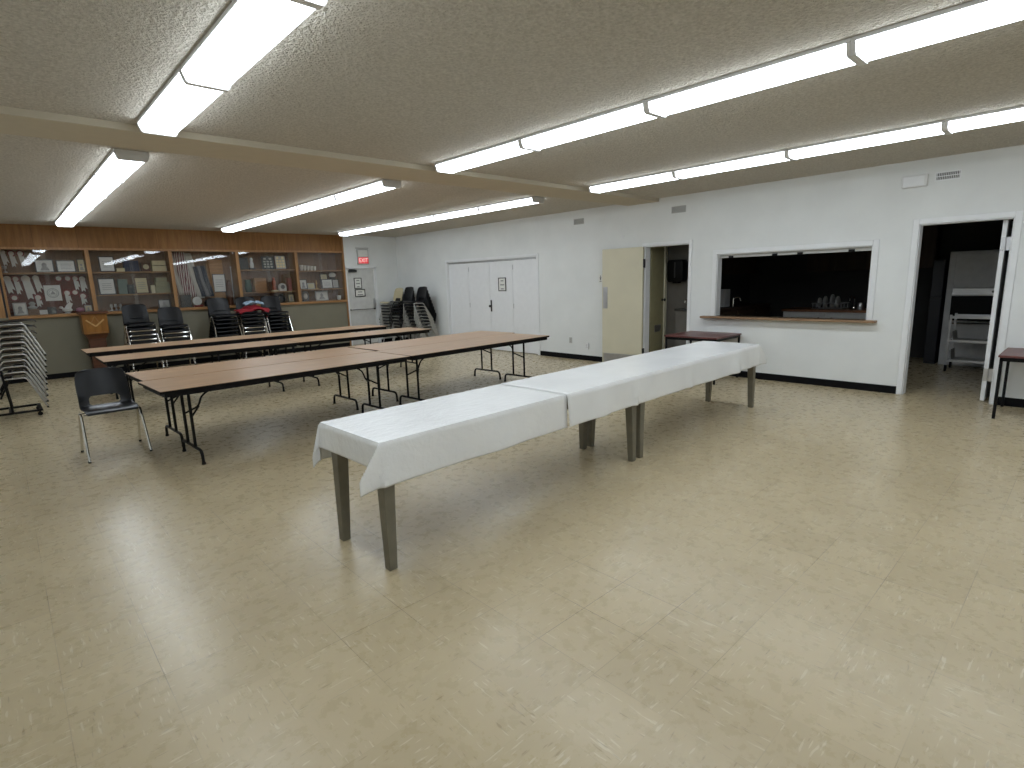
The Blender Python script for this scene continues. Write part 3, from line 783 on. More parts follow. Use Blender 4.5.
def wall_cabinet(label, x, y, w, rz, n):
    t = thing('wall_cabinet', label, 'cabinet', (x, y, 1.5), rz)
    MB().box(-w/2, w/2, 0, .33, 0, .75).build('carcass', m_kcab, t)
    for i in range(n):
        a0 = -w/2+w*i/n+.006; a1 = -w/2+w*(i+1)/n-.006
        MB().box(a0, a1, -.018, 0, .01, .74).build('door', m_kcab, t, bevel=.004)
wall_cabinet('dark wall cupboards on the left kitchen wall', 9.85, 4.66, 2.0, 0, 4)
wall_cabinet('dark wall cupboards on the far kitchen wall', 11.06, 2.85, 1.9, -PI/2, 4)
o = MB().box(-.10, .10, -.06, .06, 0, .31).build('white_carton', m_kwhite, None, (9.52, 4.62, .931), 0, bevel=.003); tag(o, 'white carton standing at the left end inside the hatch', 'carton')
q = MB(); q.tube(fillet([(0, 0, 0), (0, 0, .16), (.10, -.06, .16), (.12, -.07, .10)], .04), .014); o = q.build('tap', m_chrome, None, (9.56, 4.47, .931)); tag(o, 'small bright tap next to the white carton in the hatch', 'tap')
t = thing('dish_rack', 'grey wire dish rack with pans on the far kitchen worktop', 'dish rack', (10.36, 3.15, .871))
q = MB()
for z in (.01, .10): q.tube([(-.16, -.24, z), (.16, -.24, z), (.16, .24, z), (-.16, .24, z)], .006, 6, True)
for k in range(9):
    y = -.22+.055*k; q.tube([(-.16, y, .10), (-.16, y, .012), (.16, y, .012), (.16, y, .10)], .004, 6)
q.build('rack', m_alu, t)
for k, (yy, rr) in enumerate(((-.13, .10), (-.05, .115), (.06, .10), (.15, .085))):
    o = MB().lathe([(rr*.7, 0), (rr*.95, .012), (rr, .03), (rr*.96, .03), (rr*.9, .016), (rr*.5, .006)], (0, 0, 0), 20, 'y').build('drying_dish', m_vent, None, (10.37, 3.15+yy, .89+rr), 0)
    tag(o, ['round grey dish at the right end of the wire rack', 'largest grey dish, second from the right in the wire rack', 'grey dish, second from the left in the wire rack', 'smallest grey dish at the left end of the wire rack'][k], 'dish', 'dishes drying in the kitchen')
t = thing('kitchen_faucet', 'bright curved faucet right of the dish rack in the hatch', 'faucet', (10.62, 2.86, .871))
q = MB(); q.tube(fillet([(0, 0, 0), (0, 0, .20), (-.16, .02, .20), (-.17, .02, .13)], .06), .014); q.build('spout', m_chrome, t); MB().lathe([(.035, 0), (.03, .03), (.016, .04)], (0, 0, 0)).build('base', m_chrome, t)
o = MB().lathe([(.055, 0), (.06, .05), (.055, .10), (.03, .11)], (0, 0, 0)).build('steel_pot', m_alu, None, (10.36, 2.70, .871)); tag(o, 'small steel pot right of the curved faucet', 'pot')
# oven unit and rack trolley in the kitchen doorway
t = thing('wall_oven', 'tall white oven unit with a black window, seen through the kitchen doorway', 'oven', (10.72, 1.30, 0))
MB().box(.03, .65, -.42, .36, 0, 1.74).build('casing', m_kwhite, t, bevel=.008)
MB().box(0, .03, -.34, .28, 1.20, 1.70).build('upper_panel', m_kwhite, t, bevel=.004)
MB().box(-.012, .03, -.34, .28, 1.08, 1.19).build('control_strip', m_alu, t, bevel=.003)
q = MB()
for y in (-.28, -.20): q.lathe([(.018, 0), (.016, -.02)], (-.012, y, 1.135), 12, 'x')
q.build('knob', m_dk, t)
MB().box(.0, .03, -.34, .28, .70, 1.07).build('oven_window', m_edge, t, bevel=.004)
MB().box(.0, .03, -.34, .28, .10, .69).build('lower_door', m_kwhite, t, bevel=.004)
q = MB(); q.tube([(-.04, -.30, .66), (-.04, .24, .66)], .011); q.tube([(-.04, -.28, .66), (0, -.28, .66)], .008); q.tube([(-.04, .22, .66), (0, .22, .66)], .008); q.build('door_handle', m_chrome, t)
t = thing('serving_trolley', 'grey metal shelf trolley in front of the oven, behind the kitchen door edge', 'trolley', (10.25, 1.16, 0))
for x in (-.20, .20):
    for y in (-.30, .30):
        MB().box(x-.014, x+.014, y-.014, y+.014, .10, .83).build('post', m_alu, t)
        q = MB(); q.lathe([(.02, -.012), (.045, -.012), (.045, .012), (.02, .012)], (x, y, .05), 12, 'y'); q.box(x-.01, x+.01, y-.016, y+.016, .05, .10); q.build('caster', m_edge, t)
for z in (.15, .44, .78):
    q = MB(); q.box(-.21, .21, -.31, .31, z, z+.012); q.box(-.215, -.20, -.31, .31, z, z+.035); q.box(.20, .215, -.31, .31, z, z+.035); q.build('shelf', m_alu, t)
for z, hh, l in ((.164, .15, 'grey tray on the lowest trolley shelf'), (.454, .13, 'grey tray on the middle trolley shelf')):
    q = MB(); q.prism([(-.26, .0), (.26, 0), (.28, hh), (.265, hh), (.25, .012), (-.25, .012), (-.265, hh), (-.28, hh)], 'x', -.17, .17)
    o = q.build('tray', m_vent, None, (10.25, 1.16, z)); tag(o, l, 'tray', 'trays on the trolley')
t = thing('dark_refrigerator', 'very dark tall refrigerator left of the oven in the kitchen doorway', 'refrigerator', (10.75, 1.80, 0))
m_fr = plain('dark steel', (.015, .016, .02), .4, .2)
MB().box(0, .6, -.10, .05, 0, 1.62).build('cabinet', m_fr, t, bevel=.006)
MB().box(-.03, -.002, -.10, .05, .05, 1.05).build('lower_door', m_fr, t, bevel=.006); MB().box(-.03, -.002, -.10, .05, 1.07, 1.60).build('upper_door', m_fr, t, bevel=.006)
# kitchen door leaf opened inwards, seen on its hinge edge
t = thing('kitchen_door', 'white kitchen door opened inward, only its hinge edge showing', 'door', (XR+.10, DR[0]+.062, 0), 0)
MB().box(0, .80, 0, .04, .012, 1.99).build('door_leaf', m_trim, t, bevel=.002)
for z in (.31, 1.74):
    q = MB(); q.box(-.004, 0, .002, .038, z-.07, z+.07); q.box(-.003, .0, -.046, -.004, z-.07, z+.07); q.tube([(-.006, -.003, z-.07), (-.006, -.003, z+.07)], .007); q.build('hinge', m_alu, t)

# ------------------------------------------------------------------ lectern
t = thing('lectern', 'wooden lectern with a carved emblem, standing before the first display case', 'lectern', (1.245, 12.52, 0))
MB().box(-.16, .16, -.14, .14, 0, .09).build('plinth', m_lectd, t, bevel=.006)
MB().box(-.125, .125, -.11, .11, .09, .70).build('pedestal', m_lectd, t, bevel=.004)
q = MB(); q.frustum([(-.13, -.12, .70), (.13, -.12, .70), (.13, .12, .70), (-.13, .12, .70)], [(-.175, -.16, .79), (.175, -.16, .79), (.175, .16, .79), (-.175, .16, .79)]); q.build('collar', m_lectd, t)
MB().box(-.185, .185, -.185, .17, .79, .815).build('moulding', m_lect, t, bevel=.006)
q = MB(); q.prism([(-.17, .815), (.16, .815), (.18, 1.15), (-.20, 1.15)], 'x', -.185, .185); o = q.build('front_box', m_lect, t, bevel=.004)
MB().box(-.215, .215, -.235, .20, 1.15, 1.19).build('top_board', m_lectd, t, bevel=.006)
q = MB(); al = math.atan2(.03, .335)
def emb(pts, w):
    for (xa, za), (xb, zb) in pts:
        d = Vector((xb-xa, zb-za)).normalized(); n = Vector((-d.y, d.x))*w/2
        q.prism([(xa+n.x, za+n.y), (xb+n.x, zb+n.y), (xb-n.x, zb-n.y), (xa-n.x, za-n.y)], 'y', -.006, .004)
emb([((-.13, .06), (0, -.06)), ((0, -.06), (.13, .06))], .024)
e = q.build('emblem', m_gold, t, (0, -.186, .985)); e.rotation_euler = (al, 0, 0)
q = MB(); emb([((-.07, -.02), (0, .12)), ((0, .12), (.07, -.02))], .010)
e = q.build('emblem_compass', plain('dull gold inlay', srgb(150, 112, 62), .5), t, (0, -.186, .985)); e.rotation_euler = (al, 0, 0)

# ------------------------------------------------------------------ display cases
CD = .36; yb_ = YB+.10+.30
BAYN = ['leftmost display case, with ribbons on a red board', 'second display case, framed papers on two shelves', 'middle display case, with hanging sashes', 'fourth display case, plaques on its top shelf', 'rightmost display case, beside the exit door']
SH = [(1.905,), (1.905, 1.475), (), (1.920, 1.425), (1.885, 1.448)]
ZB = CZ0+.022
for i in range(5):
    a, b_ = CX[i], CX[i+1]
    t = thing('display_case', BAYN[i], 'display case', ((a+b_)/2, YB, CZ0), 0, 'built-in display cases along the back wall')
    hw = (b_-a)/2-.0006; hh = CZ1-CZ0
    MB().box(-hw+.02, hw-.02, .385, .40, 0, hh).build('back_panel', m_caseback, t)
    q = MB(); q.box(-hw, -hw+.022, .0, .385, 0, hh); q.build('side_panel', m_oak, t); q = MB(); q.box(hw-.022, hw, 0, .385, 0, hh); q.build('side_panel', m_oak, t)
    MB().box(-hw+.022, hw-.022, 0, .385, 0, .022).build('floor_board', m_oakh, t)
    MB().box(-hw+.022, hw-.022, .0, .385, hh-.02, hh).build('top_board', m_oakh, t)
    q = MB(); q.box(-hw, -hw+.03, -.02, 0, .02, hh); q.box(hw-.03, hw, -.02, 0, .02, hh); q.box(-hw+.03, hw-.03, -.02, 0, hh-.04, hh); q.build('face_frame', m_oak, t)
    MB().box(-hw, hw, -.05, 0, -.03, .02).build('sill', m_oakh, t, bevel=.004)
    for z in SH[i]: MB().box(-hw+.022, hw-.022, .07, .385, z-CZ0-.022, z-CZ0).build('shelf', m_oakh, t, bevel=.002)
    if i == 0: MB().box(-hw+.03, hw-.03, .372, .384, .03, SH[0][0]-CZ0-.03).build('felt_board', m_redback, t)
    for s in (0, 1):
        x0, x1 = (-hw+.022, .03) if s == 0 else (-.03, hw-.022)
        MB().box(x0, x1, .018+.016*s, .023+.016*s, .023, hh-.021).build('glass_pane', m_glass, t)
YI = YB+.22                     # where most of the contents stand
YH = YB+.37                     # boards and things hung on the back
def scl(px, py, Y): return (at_y(px+.5, py, Y)-at_y(px-.5, py, Y)).length
def place(px, Y=YI): return at_y(px, 280, Y).x
def PW(px): return at_y(px+.5, 280, YI).x-at_y(px-.5, 280, YI).x
def PH(px): return at_y(px, 279.5, YI).z-at_y(px, 280.5, YI).z
def framed(label, px, w, h, z, paper=None, frame=None, hang=False, name='framed_certificate', cat='framed picture', group=None, art=None, Y=None):
    w *= PW(px); h *= PH(px); z += 0 if hang else .003; Y = Y or (YH-.012 if hang else YI)
    t = thing(name, label, cat, (place(px, Y), Y, z), 0, group)
    f = min(.016, w*.09); dp = 0 if hang else .12*h
    q = MB(); q.T = Matrix.Rotation(0 if hang else -.12, 4, 'X')
    q.box(-w/2, w/2, -.012, .006, 0, f); q.box(-w/2, w/2, -.012, .006, h-f, h); q.box(-w/2, -w/2+f, -.012, .006, f, h-f); q.box(w/2-f, w/2, -.012, .006, f, h-f)
    q.build('frame', frame or m_dk, t)
    q = MB(); q.T = Matrix.Rotation(0 if hang else -.12, 4, 'X'); q.box(-w/2+f, w/2-f, -.005, .004, f, h-f); q.build('sheet', paper or m_paper, t)
    if art:
        q = MB(); q.T = Matrix.Rotation(0 if hang else -.12, 4, 'X'); art(q, w, h); q.build('print', m_ink2, t)
    return t
m_ink2 = plain('soft grey print', (.34, .34, .33), .8)
def a_lines(q, w, h):
    for k in range(4): q.box(-w*.28, w*.28, -.0062, -.005, h*(.3+.12*k), h*(.3+.12*k)+h*.025)
def a_port(q, w, h): q.ball((0, -.004, h*.55), min(w, h)*.22, 10, (.8, .1, 1)); q.prism([(-w*.25, h*.15), (w*.25, h*.15), (w*.15, h*.4), (-w*.15, h*.4)], 'y', -.0062, -.005)
def a_seal(q, w, h):
    r = min(w, h)*.34; c = (0, -.006, h/2)
    q.tube([(c[0]+r*math.cos(a*PI/12), c[1], c[2]+r*math.sin(a*PI/12)) for a in range(24)], .006, 6, True)
    q.tube([(c[0]+r*.72*math.cos(a*PI/12), c[1], c[2]+r*.72*math.sin(a*PI/12)) for a in range(24)], .004, 6, True)
    q.prism([(-r*.5, h/2-r*.3), (r*.5, h/2-r*.3), (0, h/2+r*.5)], 'y', -.009, -.005)
def simple(name, cat, label, px, z, mb, mat, Y=None, group=None, rz=0, bevel=0):
    o = mb.build(name, mat, None, (place(px, Y or YI), Y or YI, z+.002), rz, bevel=bevel)
    if px > 240 and not bevel: o.scale = (1.25,)*3
    return tag(o, label, cat, group)
def bx(px, w, h, d=.12): return MB().box(-w*PW(px)/2, w*PW(px)/2, -d/2, d/2, .001, h*PH(px))
# --- bay 1: award ribbons
m_rib = plain('white satin ribbon', (.62, .61, .57), .6); m_ros = plain('rosette pleats', (.66, .62, .56), .6); m_rosr = plain('red rosette rim', srgb(130, 40, 40), .6)
G = 'award ribbons in the leftmost display case'
def ribbon(label, px, pyz, tail, wide=1.0, slant=0., rim=False):
    p = at_y(px, pyz, YH-.014)
    t = thing('award_ribbon', label, 'ribbon', (p.x, YH-.014, p.z), 0, G)
    r = .040*wide; vs = []
    q = MB(); prof = [(r, 0), (r*.95, -.006), (r*.55, -.010), (r*.5, -.016), (r*.2, -.018)]
    q.lathe(prof, (0, 0, 0), 18, 'y'); o = q.build('rosette', m_ros, t)
    if rim:
        q = MB(); q.lathe([(r*1.45, .004), (r*1.4, -.003), (r*1.0, -.004), (r*.9, .004)], (0, 0, 0), 18, 'y'); q.build('rosette_rim', m_rosr, t)
    if tail:
        q = MB()
        for sgn in (-1, 1):
            tw = .045*wide; L = tail*PH(px)*(1 if sgn < 0 else .8); x0 = sgn*.010*wide; sl = slant+sgn*.035
            q.prism([(x0-tw/2, -.01), (x0+tw/2, -.01), (x0+tw*.55+sl*L, -L), (x0+sl*L, -L+.03), (x0-tw*.55+sl*L, -L)], 'y', -.006+.003*sgn, -.003+.003*sgn)
        q.build('ribbon_tail', m_rib, t)
RB = [(2, 252, 14, 1, .15, False, 'white ribbon at the far left of the top shelf'), (11, 253.5, 14, 1, .12, True, 'white ribbon second from left on the top shelf'), (20, 253.5, 14, 1, .15, True, 'white ribbon third from left on the top shelf, beside the glass reflections'),
      (7, 279, 15, 1.3, .16, False, 'wide white ribbon at the left end of the red board'), (15.5, 279, 16, 1, .12, True, 'narrow ribbon with red rimmed rosette, second on the red board'),
      (25.5, 279, 21, 1.6, .14, False, 'largest white ribbon, third from left on the red board'), (35.5, 278, 15, 1.2, .16, False, 'white ribbon fourth from left on the red board, left of the seal plaque'),
      (58.5, 278.5, 0, 1.0, 0, True, 'bare rosette above and right of the seal plaque'), (67.5, 278.5, 0, 1.0, 0, True, 'bare rosette in the middle of the upper right row on the red board'), (75, 278.5, 12, 1.0, .12, True, 'rosette with white tail, second from right in the upper row of the red board'),
      (82, 279, 13, 1.2, .06, False, 'white ribbon at the upper right corner of the red board'),
      (14.5, 298, 0, 1.0, 0, True, 'bare rosette low at the left of the red board'), (38, 297.5, 10, 1.1, .08, True, 'rosette with short tail below and left of the seal plaque'),
      (67, 293, 11, 1.1, .08, True, 'rosette with tail above the white bird ornament'), (75, 292.5, 0, 1.0, 0, True, 'bare rosette right of the one above the white bird'), (83, 296, 9, 1.1, .06, True, 'rosette with tail at the lower right of the red board')]
for px, py, tl, wd_, sl, rim, lb in RB: ribbon(lb, px, py, tl, wd_, sl, rim)
z1 = SH[0][0]
framed('framed pale picture on the top shelf of the leftmost case, left of another', 47, 19, 13, z1, art=a_port)
framed('framed white certificate on the top shelf of the leftmost case, right of another', 68.5, 19, 12, z1, art=a_lines)
framed('small framed portrait at the right end of the leftmost top shelf', 83.8, 7.5, 13, z1, m_cream_p, art=a_port)
simple('trophy_cup', 'trophy', 'tiny silver trophy at the left of the top ribbon shelf', 7, z1, MB().lathe([(.03, 0), (.03, .015), (.008, .03), (.008, .06), (.03, .075), (.035, .12), (.03, .12)], n=14), m_alu)
p = at_y(51, 301, YH-.02)
o = framed('square plaque with a round seal in the middle of the red board', 50.5, 17, 16, p.z, m_paper, m_paper, True, 'seal_plaque', 'plaque', None, a_seal)
framed('tilted white card at the bottom left of the leftmost case', 14.5, 14, 13, ZB, m_paper, m_vent, name='white_card', cat='card', art=a_port)
simple('white_box', 'box', 'small white box at the bottom of the leftmost case', 37.5, ZB, bx(37.5, 8, 4.5), m_paper, bevel=.003)
simple('dark_plaque', 'plaque', 'dark plaque lying at the bottom of the leftmost case', 46.5, ZB, bx(46.5, 9, 7, .05), m_dk, bevel=.003)
simple('glass_ornament', 'ornament', 'grey ornament right of the tilted white card in the leftmost case', 27.5, ZB+.102, MB().lathe([(.05, 0), (.07, .03), (.03, .06), (.05, .10), (.02, .13)], n=12), m_vent, YI+.06)
# shelf-like block that carries it
simple('display_block', 'block', 'small brown block under the grey ornament in the leftmost case', 27.5, ZB, MB().box(-.08, .08, -.05, .05, 0, .10), m_caseback, YI+.06)
t = thing('bird_figurine', 'white bird ornament with raised wings in the leftmost case', 'ornament', (place(62), YI, ZB+.002)); t.scale = (.85,)*3
q = MB(); q.ball((0, 0, .07), .07, 14, (1.3, .8, .75)); q.ball((-.10, 0, .13), .03, 10, (1.1, .9, 1)); q.tube([(-.06, 0, .09), (-.09, 0, .12)], .02); q.prism([(-.12, .13), (-.15, .122), (-.12, .118)], 'y', -.008, .008); q.build('body', m_paper, t)
for s in (-1, 1):
    q = MB(); q.prism([(-.05, .09), (.06, .09), (.11, .20), (.06, .24), (-.01, .17)], 'y', s*.03-.008, s*.03+.008); q.build('wing', m_paper, t)
q = MB(); q.lathe([(.05, 0), (.045, .02), (.02, .03)], (0, 0, 0), 14); q.build('base', m_vent, t)
m_pink = plain('pink china', srgb(150, 92, 118), .4)
simple('pink_ornament', 'ornament', 'pink rounded ornament right of the white bird', 75, ZB, MB().ball((0, 0, .05), .055, 12, (1.2, .8, .9)), m_pink)
framed('small pale green framed picture at the bottom right of the leftmost case', 83.5, 7, 7, ZB, m_cream_p, m_vent, art=a_port)
# --- bay 2
za, zb2 = SH[1]
framed('framed white certificate at the left of the top shelf, second case', 109.5, 15.5, 15.5, za, art=a_lines)
m_bbox = plain('dark blue box', srgb(38, 48, 78), .6)
simple('blue_box', 'box', 'dark blue box in the middle of the top shelf, second case', 133, za, bx(133, 15, 11), m_bbox, YI+.05, bevel=.003)
simple('cream_box', 'box', 'low cream box in front of the dark blue box', 122, za, bx(122, 8, 3.4, .1), m_cream_p, YI-.07, bevel=.002)
t = thing('dark_clock', 'small dark clock right of the blue box, second case', 'clock', (place(147.5), YI, za+.002))
MB().box(-.08, .08, -.05, .05, 0, .17).build('case', m_lectd, t, bevel=.006); MB().lathe([(.05, 0), (.05, -.005), (.04, -.006)], (0, -.05, .09), 18, 'y').build('dial', m_cream_p, t)
simple('cream_box', 'box', 'upper cream box at the right of the top shelf, second case', 160.5, za+.118, bx(160.5, 14, 4.6, .14), m_cream_p, bevel=.003)
simple('cream_box', 'box', 'lower cream box at the right of the top shelf, second case', 160.5, za, bx(160.5, 14, 5.35, .16), m_cream_p, bevel=.003)
framed('framed certificate at the left of the middle shelf, second case', 106, 17, 16.5, zb2, art=a_lines)
m_teal = plain('green glass block', srgb(100, 120, 112), .15)
simple('green_plaque', 'plaque', 'greenish glass plaque in the middle shelf, second case', 122, zb2, bx(122, 10, 15, .03), m_teal, YI+.06, bevel=.003)
m_slate = plain('slate book', srgb(50, 60, 64), .6)
simple('slate_book', 'book', 'dark slate book standing right of the greenish plaque', 129.5, zb2, bx(129.5, 6.5, 9.5, .05), m_slate, bevel=.003)
framed('framed cream certificate right of the slate book, second case', 141, 13.5, 16.5, zb2, m_cream_p, m_lectd, art=a_lines)
simple('cream_box', 'box', 'narrow upright cream box right of the framed cream certificate', 151.5, zb2, bx(151.5, 4, 8), m_cream_p, bevel=.003)
m_gbox = plain('grey green box', srgb(150, 148, 118), .7)
for k, (w_, h_, dx) in enumerate(((15, 6, 0), (14, 5, .4), (11, 4.5, -.2))):
    simple('green_box', 'box', f'{["lowest", "middle", "topmost"][k]} grey green box of the pile on the middle shelf, second case', 160.8+dx, zb2+sum((6, 5)[:k])*PH(162.5), bx(162.5, w_, h_-.1, .15), m_gbox, None, 'pile of grey green boxes', bevel=.003)
for k, px in enumerate((107, 111.5, 116)):
    simple('glass_trophy', 'trophy', f'{["left", "middle", "right"][k]} small glass trophy at the bottom of the second case', px, ZB, MB().lathe([(.035, 0), (.03, .02), (.012, .03), (.012, .06), (.03, .08), (.02, .13)], n=12), m_vent, None, 'small glass trophies')
framed('small dark framed picture behind the black chair backs, second case', 161, 12, 9, ZB, m_vent, art=a_port)
# --- bay 3: sashes, collars, cane
def stripe_mat(name, c1, c2, n):
    m, nt, b = newmat(name); T = NT(nt); s = T.n('ShaderNodeSeparateXYZ'); T.l(T.obj(), s.inputs[0])
    f = T.math('FRACT', T.math('MULTIPLY', s.outputs[0], n)); T.l(T.mix(T.math('LESS_THAN', f, .5), c1, c2), b.inputs['Base Color']); b.inputs['Roughness'].default_value = .8
    return m
m_str = stripe_mat('maroon striped cloth', srgb(120, 62, 70), srgb(206, 198, 192), 26)
m_wh = plain('pale sash cloth', srgb(188, 184, 176), .8); m_navy = plain('navy sash cloth', srgb(52, 58, 74), .8); m_gr = plain('grey sash cloth', srgb(128, 128, 130), .8)
def sash(label, px, w, z0, z1, shift, mat, dy):
    p = place(px, YH-.03); W = w*PW(px)*1.15; q = MB()
    def fn(u, v):
        return ((u-.5)*W+shift*(1-v)+.006*math.sin(9*v), .004*math.sin(2*PI*u*2+3*v), z0+(z1-z0)*v-z0)
    q.grid(fn, 10, 12); o = q.build('sash', mat, None, (p, YH-.03+dy, z0)); md = o.modifiers.new('thick', 'SOLIDIFY'); md.thickness = .004
    return tag(o, label, 'sash', 'sashes hanging in the middle display case')
Z0s = 1.42
sash('pale sash hanging at the left end of the middle case', 174.5, 5, Z0s, 2.28, .10, m_wh, .012)
sash('maroon and white striped sash, first of two in the middle case', 179.5, 6, Z0s, 2.29, .11, m_str, 0)
sash('maroon and white striped sash, second of two in the middle case', 184.5, 5.5, Z0s-.04, 2.29, .14, m_str, -.012)
sash('broad white sash right of the striped ones', 190, 6.5, Z0s-.08, 2.27, .16, m_wh, -.024)
sash('narrow navy sash right of the broad white one', 196, 4, Z0s-.05, 2.0, .10, m_navy, -.036)
sash('grey sash between two navy sashes', 199.5, 3.5, Z0s-.05, 2.02, .11, m_gr, -.048)
sash('navy sash farthest right in the middle case', 203, 4, Z0s-.05, 2.02, .12, m_navy, -.06)
def rod(label, px0, z0, px1, z1, mat, r=.009):
    a, b_ = place(px0, YH-.10), place(px1, YH-.10)
    q = MB(); q.tube([(b_-a, 0, z1-z0), (0, 0, 0)], r); q.ball((b_-a, 0, z1-z0), r*2, 10); return tag(q.build('ceremonial_rod', mat, None, (a, YH-.10, z0)), label, 'rod')
rod('pale wooden rod leaning right of the navy sashes', 214, ZB+.02, 210, 2.12, m_oak, .011)
rod('thin bright metal rod near the right end of the middle case', 231.5, ZB+.02, 232, 1.98, m_alu)
simple('wooden_board', 'board', 'brown wooden board behind the white certificate in the middle case', 216, ZB, MB().box(-.16, .16, -.008, .008, 0, .98), m_oakh, YH-.05)
framed('white certificate leaning on the brown board, middle case', 219, 13, 18.5, 1.50-.05, hang=True, art=a_lines, Y=YH-.07)
simple('dark_plaque', 'plaque', 'dark square plaque at the bottom left of the middle case', 183, ZB, bx(183, 10.5, 12.5, .04), m_dk, bevel=.003)
t = thing('round_ornament', 'white round ornament on a dark red stand, middle case', 'ornament', (place(194), YI-.03, ZB+.002))
MB().lathe([(.085, -.01), (.09, 0), (.085, .012), (.03, .016)], (0, 0, .12), 20, 'y').build('disc', m_paper, t); MB().box(-.09, .09, -.05, .05, 0, .035).build('stand', m_rosr, t, bevel=.004)
simple('small_jar', 'jar', 'small dark jar right of the round ornament', 204, ZB, MB().lathe([(.05, 0), (.055, .05), (.05, .10), (.03, .115), (.03, .13)], n=14), m_dk)
simple('tall_urn', 'urn', 'dark tall urn at the right end of the middle case', 228, ZB, MB().lathe([(.05, 0), (.04, .04), (.07, .25), (.06, .42), (.03, .5), (.045, .54)], n=16), m_lectd)
# --- bay 4
za, zb2 = SH[3]
simple('dark_book', 'book', 'dark book standing at the left of the top shelf, fourth case', 245, za, bx(245, 9.5, 12, .06), m_dk, bevel=.003)
t = thing('statuette', 'small black and white statuette right of the dark book, fourth case', 'ornament', (place(253.5), YI, za+.002)); t.scale = (1.2,)*3
MB().box(-.05, .05, -.04, .04, 0, .03).build('base', m_dk, t, bevel=.003); MB().lathe([(.03, .03), (.035, .10), (.02, .16), (.028, .19), (.01, .22)], n=12).build('figure', m_paper, t)
def a_grid(q, w, h):
    for r_ in range(3):
        for c_ in range(3): q.box((c_-1)*w*.26-w*.09, (c_-1)*w*.26+w*.09, -.0075, -.005, h*(.14+.2*r_), h*(.14+.2*r_)+h*.13)
    for s_ in (-1, 1): q.box(s_*w*.22-w*.1, s_*w*.22+w*.1, -.0075, -.005, h*.75, h*.9)
m_plq = plain('green black plaque', srgb(44, 50, 46), .4)
_i = m_ink2; m_ink2 = plain('pale name plates', srgb(172, 172, 160), .4)
framed('dark plaque with a grid of pale name plates, fourth case', 270, 12.5, 13, za, m_plq, m_dk, name='award_plaque', cat='plaque', art=a_grid)
m_brass = plain('brass plates', srgb(226, 206, 150), .3, .3); m_ink2 = m_brass
framed('plaque with shiny brass plates right of the dark plaque, fourth case', 282.5, 11.5, 14, za, m_vent, m_lectd, name='award_plaque', cat='plaque', art=a_grid)
m_ink2 = _i
simple('glass_vase', 'vase', 'pale glass vase at the left of the middle shelf, fourth case', 247.5, zb2, MB().lathe([(.045, 0), (.06, .08), (.045, .17), (.055, .22)], n=16), m_teal)
simple('wooden_box', 'box', 'brown wooden box on the middle shelf, fourth case', 259.5, zb2, bx(259.5, 12, 14, .1), m_oakh, YI+.05, bevel=.004)
m_or = plain('orange lacquer', srgb(176, 92, 62), .4)
t = thing('orange_figurine', 'orange figurine on the middle shelf, fourth case', 'ornament', (place(273.5), YI, zb2+.002)); t.scale = (1.2,)*3
MB().box(-.06, .06, -.04, .04, 0, .025).build('base', m_cream_p, t, bevel=.003); MB().lathe([(.035, .025), (.03, .10), (.038, .16), (.03, .20), (.018, .215), (.026, .24), (.01, .265)], n=12).build('figure', m_or, t)
t = thing('round_clock', 'white horseshoe framed clock on the middle shelf, fourth case', 'clock', (place(281.5), YI, zb2+.002)); t.scale = (1.2,)*3
q = MB(); q.prism([(-.07, 0), (.07, 0), (.072, .09), (.05, .135), (0, .15), (-.05, .135), (-.072, .09)], 'y', -.03, .03); q.build('case', m_paper, t, bevel=.006); MB().lathe([(.04, -.03), (.04, -.034), (.03, -.035)], (0, 0, .08), 18, 'y').build('dial', m_gr, t)
simple('red_book', 'book', 'dark red upright book at the right of the middle shelf, fourth case', 288.5, zb2, bx(288.5, 3.5, 13, .14), m_rosr, bevel=.003)
simple('dark_jug', 'jug', 'dark rounded jug at the bottom right of the fourth case', 279.5, ZB, MB().lathe([(.05, 0), (.075, .06), (.06, .12), (.03, .14), (.04, .16)], n=16), m_dk)
framed('small framed photo at the bottom right of the fourth case', 289.5, 6, 8, ZB, m_cream_p, art=a_port)
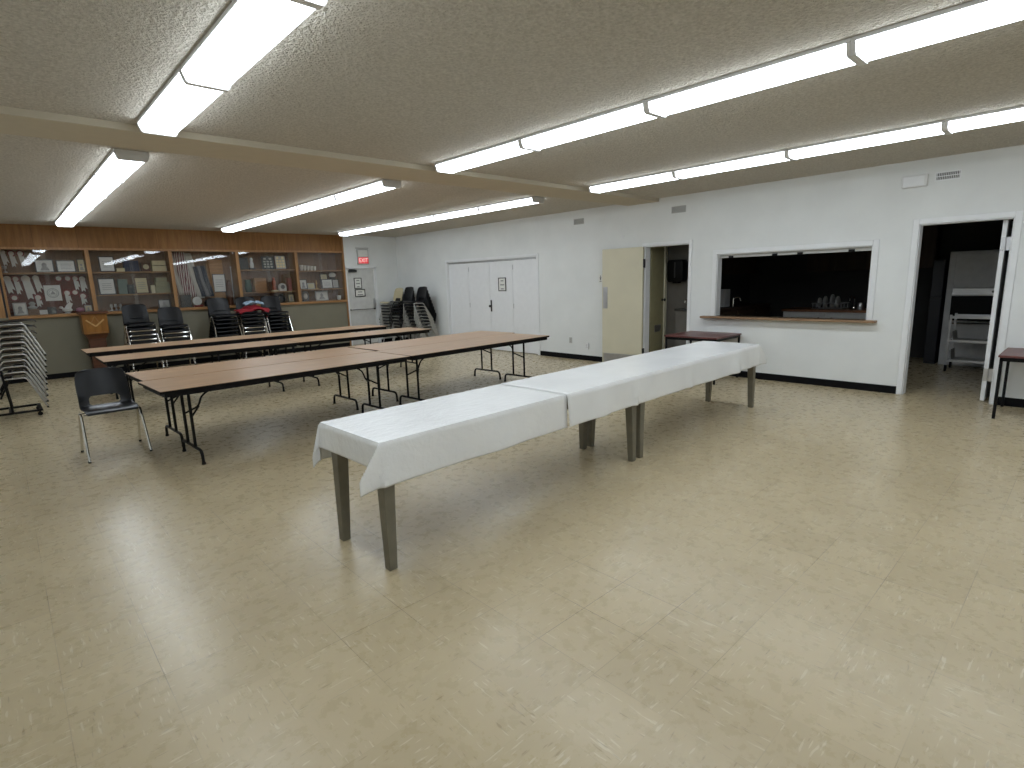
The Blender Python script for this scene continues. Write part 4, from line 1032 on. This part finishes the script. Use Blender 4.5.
# --- bay 5
za, zb2 = SH[4]
for k in range(5):
    simple('small_glass', 'glass', f'small pale glass, {ORD[k]} from the left on the top shelf of the rightmost case', 302.5+3.3*k, za, MB().lathe([(.022, 0), (.026, .04), (.030, .105-.006*k), (.026, .105-.006*k), (.02, .02)], n=12), m_ros, None, 'row of five small glasses')
framed('small framed portrait at the left of the middle shelf, rightmost case', 303, 7.5, 10, zb2, art=a_port)
framed('small pale card right of the framed portrait, rightmost case', 310.5, 7, 6, zb2, m_cream_p, m_vent, name='small_card', cat='card')
simple('candlestick', 'candlestick', 'thin brass candlestick in the middle of the rightmost case', 316, zb2, MB().lathe([(.03, 0), (.03, .012), (.009, .02), (.009, .08), (.022, .10), (.012, .12), (.008, .17)], n=12), m_gold)
framed('tall framed picture behind two others on the middle shelf, rightmost case', 324.5, 7.5, 15, zb2, m_cream_p, art=None, Y=YI+.09)
framed('framed white certificate in front, middle shelf of the rightmost case', 327, 11, 9.5, zb2, art=a_lines, Y=YI-.04)
framed('framed grey certificate right of the white one, rightmost case', 335.3, 6.5, 9, zb2, m_vent, art=a_lines)
t = thing('display_globe', 'white rounded badge above the framed papers, rightmost case', 'ornament', (place(334.0), YI+.075, zb2+.002)); t.scale = (1.25,)*3
MB().box(-.05, .05, -.03, .03, 0, .22).build('stand', m_dk, t); MB().ball((0, 0, .26), .075, 14, (1, .5, .7)).build('badge', m_paper, t)
t = thing('oval_ornament', 'oval standing ornament at the bottom left of the rightmost case', 'ornament', (place(304), YI, ZB+.008)); t.scale = (1.05,)*3
q = MB(); q.tube([(.07*math.cos(a*PI/12), 0, .11+.10*math.sin(a*PI/12)) for a in range(24)], .014, 8, True); q.build('ring', m_gr, t); MB().box(-.06, .06, -.04, .04, 0, .02).build('base', m_dk, t); MB().ball((0, 0, .11), .06, 12, (.8, .3, 1.2)).build('centre', m_ros, t)
framed('silvery white square picture at the bottom of the rightmost case', 320.5, 12.5, 9.5, ZB, m_paper, m_vent, name='white_picture', cat='framed picture', art=a_port)
simple('small_cup', 'cup', 'small white cup at the bottom right of the rightmost case', 337.5, ZB, MB().lathe([(.025, 0), (.04, .03), (.042, .085), (.036, .085), (.03, .03)], n=14), m_paper)

# ------------------------------------------------------------------ world and colour
w = bpy.data.worlds.new('world'); SC.world = w; w.use_nodes = True
w.node_tree.nodes['Background'].inputs[0].default_value = (.02, .02, .02, 1); w.node_tree.nodes['Background'].inputs[1].default_value = 1
vs = SC.view_settings; vs.view_transform = 'Standard'; vs.look = 'None'; vs.exposure = 0; vs.gamma = 1; vs.use_curve_mapping = False
SC.cycles.use_denoising = True
SC.cycles.max_bounces = 10; SC.cycles.diffuse_bounces = 6; SC.cycles.transparent_max_bounces = 16
SC.cycles.sample_clamp_indirect = 4
